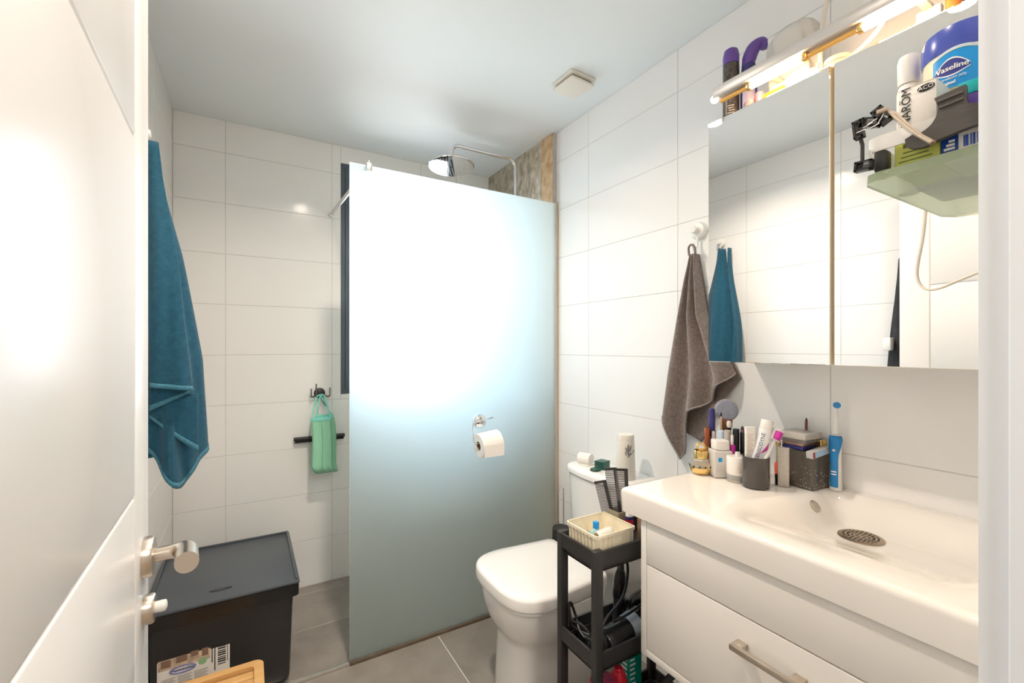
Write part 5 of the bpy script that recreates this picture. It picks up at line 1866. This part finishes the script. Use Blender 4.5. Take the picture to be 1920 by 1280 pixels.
for i in range(len(rail) - 1):
    for k in range(4):
        fs.append((i * 4 + k, i * 4 + (k + 1) % 4, (i + 1) * 4 + (k + 1) % 4, (i + 1) * 4 + k))
fs += [(0, 1, 2, 3), tuple((len(rail) - 1) * 4 + k for k in (3, 2, 1, 0))]
mb.add(vs, fs)
build('rail', mb, plw_m, sh)
for (a, b_) in ((gx0 + .004, gy1 - .030), (gx1 - .004, gy1 - .030)):
    build('rail_post', MB().tube(bend([(a, b_ + .022, ry + .004), (a + .002, b_ + .020, SHZ + .018), (a + .010, b_ + .006, SHZ + .0105)], .006, 4), .0022, 8), plw_m, sh)
SZ = SHZ + .0104

# lower row of cartons
ly = thing('lime_carton', 'lime green carton lying on the glass shelf', 'carton', (.69, .21, SZ))
build('carton', MB().box(.664, .735, .1855, .2255, SZ, SZ + .032, .0008), lime_m, ly)
build('carton_end', MB().box(.6645, .7345, .2255, .2262, SZ + .0005, SZ + .0315), M('lime_dark', (.40, .46, .10), .45), ly)
mb = MB()
for k in range(3):
    mb.box(.6634, .6641, .192 + .003 * k, .222 - .002 * k, SZ + .006 + .005 * k, SZ + .0072 + .005 * k)
mb.box(.6634, .6641, .190, .218, SZ + .022, SZ + .027)
build('small_print', mb, M('dark_olive_print', (.10, .13, .03), .5), ly)
bw = thing('blue_white_carton', 'navy and white carton with a barcode on the glass shelf by the wall', 'carton', (.70, .165, SZ))
build('carton', MB().box(.664, .745, .1515, .1845, SZ, SZ + .030, .0008), card_m, bw)
build('navy_panel', MB().box(.6632, .6640, .1705, .1843, SZ + .0003, SZ + .0297), M('deep_blue_print', (.01, .06, .30), .35), bw)
mb = MB()
for k, wd in enumerate((.0010, .0018, .0010, .0022, .0012)):
    mb.box(.6633, .6641, .1548 + k * .0026, .1548 + k * .0026 + wd, SZ + .005, SZ + .017)
build('barcode', mb, M('blue_bars', (.03, .10, .45), .4), bw)
mb = MB()
for k in range(3):
    mb.box(.6624, .6631, .173, .182 - .002 * k, SZ + .005 + .004 * k, SZ + .0075 + .004 * k)
build('small_print', mb, white_m, bw)
bx2 = thing('navy_box', 'navy box under the petroleum jelly jar on the glass shelf', 'box', (.79, .19, SZ))
build('carton', MB().box(.748, .842, .152, .232, SZ, SZ + .079, .001), navy_m, bx2)
build('carton_flap', MB().box(.7475, .8425, .1515, .2325, SZ + .0745, SZ + .0797, .0005), purple_m, bx2)
# NAROM carton on the lime carton
nr = thing('medicine_carton', 'white medicine carton with black vertical lettering standing on the lime carton', 'carton', (.69, .205, SZ + .033))
NZ = SZ + .0325
build('carton', MB().box(.668, .722, .1895, .2245, NZ, NZ + .060, .0008), card_m, nr)
lettering(nr, 'NARÖM', .0125, (.6675, .2160, NZ + .0385), (0, 0, 1), (0, 1, 0), ink_m, squash=1.0)
lo = MB()
lo.add([(.6676, .1985 + .0078 * math.cos(a * PI / 12), NZ + .0535 + .0042 * math.sin(a * PI / 12)) for a in range(24)], [tuple(range(24))])
build('oval_badge', lo, ink_m, nr)
lettering(nr, 'ACO', .0062, (.6672, .1985, NZ + .0535), (0, -1, 0), (0, 0, 1), card_m)
build('carton_top', MB().box(.6685, .7215, .1900, .2240, NZ + .0601, NZ + .0606), M('kraft_print', (.50, .32, .20), .5), nr)
# white bottle behind
wbt = thing('white_bottle', 'white plastic bottle behind the lettered white medicine carton', 'bottle', (.745, .238, SZ))
build('bottle_body', MB().lathe((.760, .2435, SZ), [(.0115, .0005), (.0125, .003), (.0125, .128), (.010, .138)], 24), plw_m, wbt)
build('bottle_cap', MB().lathe((.760, .2435, SZ), [(.0115, .1385), (.0120, .168), (.010, .176)], 22), M('milky_cap', (.82, .80, .76), .3), wbt)
# petroleum jelly jar
vj = thing('petroleum_jelly_jar', 'petroleum jelly jar with blue lid and blue label on top of the shelf boxes', 'jar', (.79, .193, SZ + .08))
VC = (.748, .1880)
VZ = SZ + .0805
build('jar_body', MB().lathe((*VC, VZ), [(.030, .0005), (.034, .004), (.0365, .014), (.0365, .060), (.0345, .064)], 40), cream_m, vj)
build('jar_lid', MB().lathe((*VC, VZ), [(.0372, .058), (.0378, .062), (.0378, .078), (.0350, .088), (.024, .094), (.004, .096)], 40), M('blue_lid_plastic', (.06, .09, .42), .25), vj)
va = math.atan2(-VC[1], -VC[0])
build('label', patch(VC, .0367, va - .14, .62, 0, 0, 20, zfun=lambda f: (VZ + .013, VZ + .050 + .0060 * math.sin(PI * f))), sky_m, vj)
build('label_arch', patch(VC, .0371, va - .14, .66, 0, 0, 20, zfun=lambda f: (VZ + .0500 + .0062 * math.sin(PI * f), VZ + .0535 + .0062 * math.sin(PI * f))), M('silver_blue_print', (.62, .72, .74), .3), vj)
build('navy_oval', patch(VC, .0371, va - .26, .42, 0, 0, 20, zfun=lambda f: (VZ + .033 - .005 * math.sin(PI * f), VZ + .036 + .011 * math.sin(PI * f))), M('oval_navy', (.04, .05, .28), .4), vj)
build('oval_line', patch(VC, .0374, va - .26, .42, 0, 0, 20, zfun=lambda f: (VZ + .0355 + .0110 * math.sin(PI * f), VZ + .0368 + .0115 * math.sin(PI * f))), white_m, vj)
build('oval_line', patch(VC, .0374, va - .26, .42, 0, 0, 20, zfun=lambda f: (VZ + .0322 - .0055 * math.sin(PI * f), VZ + .0332 - .0050 * math.sin(PI * f))), white_m, vj)
lettering_round(vj, 'Vaseline', .0088, VC, .0374, va - .26, VZ + .0365, white_m, bold=.00025)
lettering_round(vj, 'petroleum jelly', .0042, VC, .0372, va - .26, VZ + .0245, white_m)
lettering_round(vj, 'Original', .0050, VC, .0372, va - .38, VZ + .0190, white_m, bold=.00015)
# dark grey rubber piece hooked over the rail (wavy outline)
dg = thing('dark_grey_holder', 'dark grey wavy plastic holder hooked over the shelf rail', 'holder', (.648, .19, SZ + .03))
out = [(.2100, 1.5166), (.2076, 1.5066), (.1946, 1.5021), (.1812, 1.5051), (.1644, 1.5079), (.1510, 1.5090), (.1510, 1.5310), (.1580, 1.5335), (.1595, 1.5400), (.1600, 1.5546), (.1727, 1.5530), (.1847, 1.5513), (.1818, 1.5410), (.1825, 1.5329), (.1878, 1.5235), (.1969, 1.5185), (.2029, 1.5198)]
sm_ = [(p.x, p.y) for p in spline([Vector((a, b_, 0)) for a, b_ in out[:4]], 4)] + [(a, b_) for a, b_ in out[4:11]] + [(p.x, p.y) for p in spline([Vector((a, b_, 0)) for a, b_ in out[11:]], 4)]
build('holder_plate', MB().prism(sm_, 'x', .644, .6515), dgrey_m, dg, ang=30)
build('holder_ridge', MB().tube([(.6438, .1615, 1.5470), (.6436, .1822, 1.5455)], .0016, 8).tube([(.6438, .1615, 1.5400), (.6436, .1800, 1.5385)], .0014, 8), dgrey_m, dg)
tc_ = thing('teal_carton', 'small teal topped box behind the dark grey holder at the door frame', 'box', (.68, .17, SZ))
build('carton', MB().box(.664, .725, .1508, .1700, SZ + .0308, SZ + .068, .0006), purple_m, tc_)
build('teal_top', MB().box(.6632, .7258, .1506, .1706, SZ + .0600, SZ + .074, .0006), M('turquoise_print', (.0, .42, .44), .35), tc_)
# razor heads hanging on the rail
rz = thing('safety_razors', 'cluster of black safety razor heads hooked over the end of the shelf rail', 'razor', (.645, .235, SZ + .05))


def blade(mb, c, ang, w_=.020, h_=.011):
    mx = Matrix.Translation(c) @ Matrix.Rotation(ang, 4, 'X')
    mb.box(-.004, .004, -w_ / 2, w_ / 2, -h_ / 2, -h_ / 2 + .0022, mx=mx)
    mb.box(-.004, .004, -w_ / 2, w_ / 2, h_ / 2 - .0022, h_ / 2, mx=mx)
    mb.box(-.004, .004, -w_ / 2, -w_ / 2 + .0026, -h_ / 2, h_ / 2, mx=mx)
    mb.box(-.004, .004, w_ / 2 - .0026, w_ / 2, -h_ / 2, h_ / 2, mx=mx)
    for k in range(3):
        mb.box(-.0026, .0026, -w_ / 2 + .002, w_ / 2 - .002, -h_ / 2 + .0030 + k * .0018, -h_ / 2 + .0037 + k * .0018, mx=mx)
    return mb


build('razor_head', blade(MB(), (.640, .2530, 1.5445), R(84), .022, .010), blkm_m, rz)
build('razor_head', blade(MB(), (.640, .2405, 1.5480), R(20), .020, .011), blk_m, rz)
build('razor_head', blade(MB(), (.640, .2300, 1.5515), R(62), .022, .012), blkm_m, rz)
build('razor_head', blade(MB(), (.641, .2480, 1.4990), R(5), .018, .012), blk_m, rz)
mb = MB()
for (y_, z_, a) in ((.2415, 1.5440, .3), (.2370, 1.5465, .3), (.2290, 1.5460, 1.0), (.2480, 1.5400, .1), (.2350, 1.5405, .3)):
    mb.tube([(.6345, y_ - .005 * math.cos(a), z_ + .005 * math.sin(a)), (.6345, y_ + .005 * math.cos(a), z_ - .005 * math.sin(a))], .0009, 6)
build('steel_blade', mb, chr_m, rz)
build('razor_neck', MB().tube([(.640, .2530, 1.542), (.641, .2495, 1.525), (.642, .2500, 1.508), (.641, .2525, 1.494)], .0022, 8).tube([(.640, .2405, 1.5425), (.641, .2330, 1.5440), (.640, .2260, 1.5470)], .0022, 8), blkm_m, rz)
rz2 = thing('razor', 'beige handled razor leaning across the shelf rail and dark grey holder', 'razor', (.640, .20, SZ + .04))
build('razor_handle', MB().tube(spline([(.640, .2275, 1.5545), (.639, .2190, 1.5480), (.638, .2085, 1.5320), (.637, .1960, 1.5150), (.637, .1845, 1.5020)], 6), [.0030] * 6 + [.0034] * 6 + [.0030] * 6 + [.0025] * 7, 12), M('champagne_metal', (.66, .54, .42), .25, metal=.7), rz2)
build('razor_yoke', MB().box(.634, .644, .2225, .2335, 1.5530, 1.5580, .001), M('tan_plastic_yoke', (.42, .34, .26), .4), rz2)
build('handle_end', MB().ball((.637, .1838, 1.5010), .0028, 10), M('dark_brass', (.16, .11, .06), .4), rz2)
build('rear_cartridge', MB().box(.655, .672, .2310, .2440, SZ + .0005, SZ + .026, .003), blkm_m, rz)
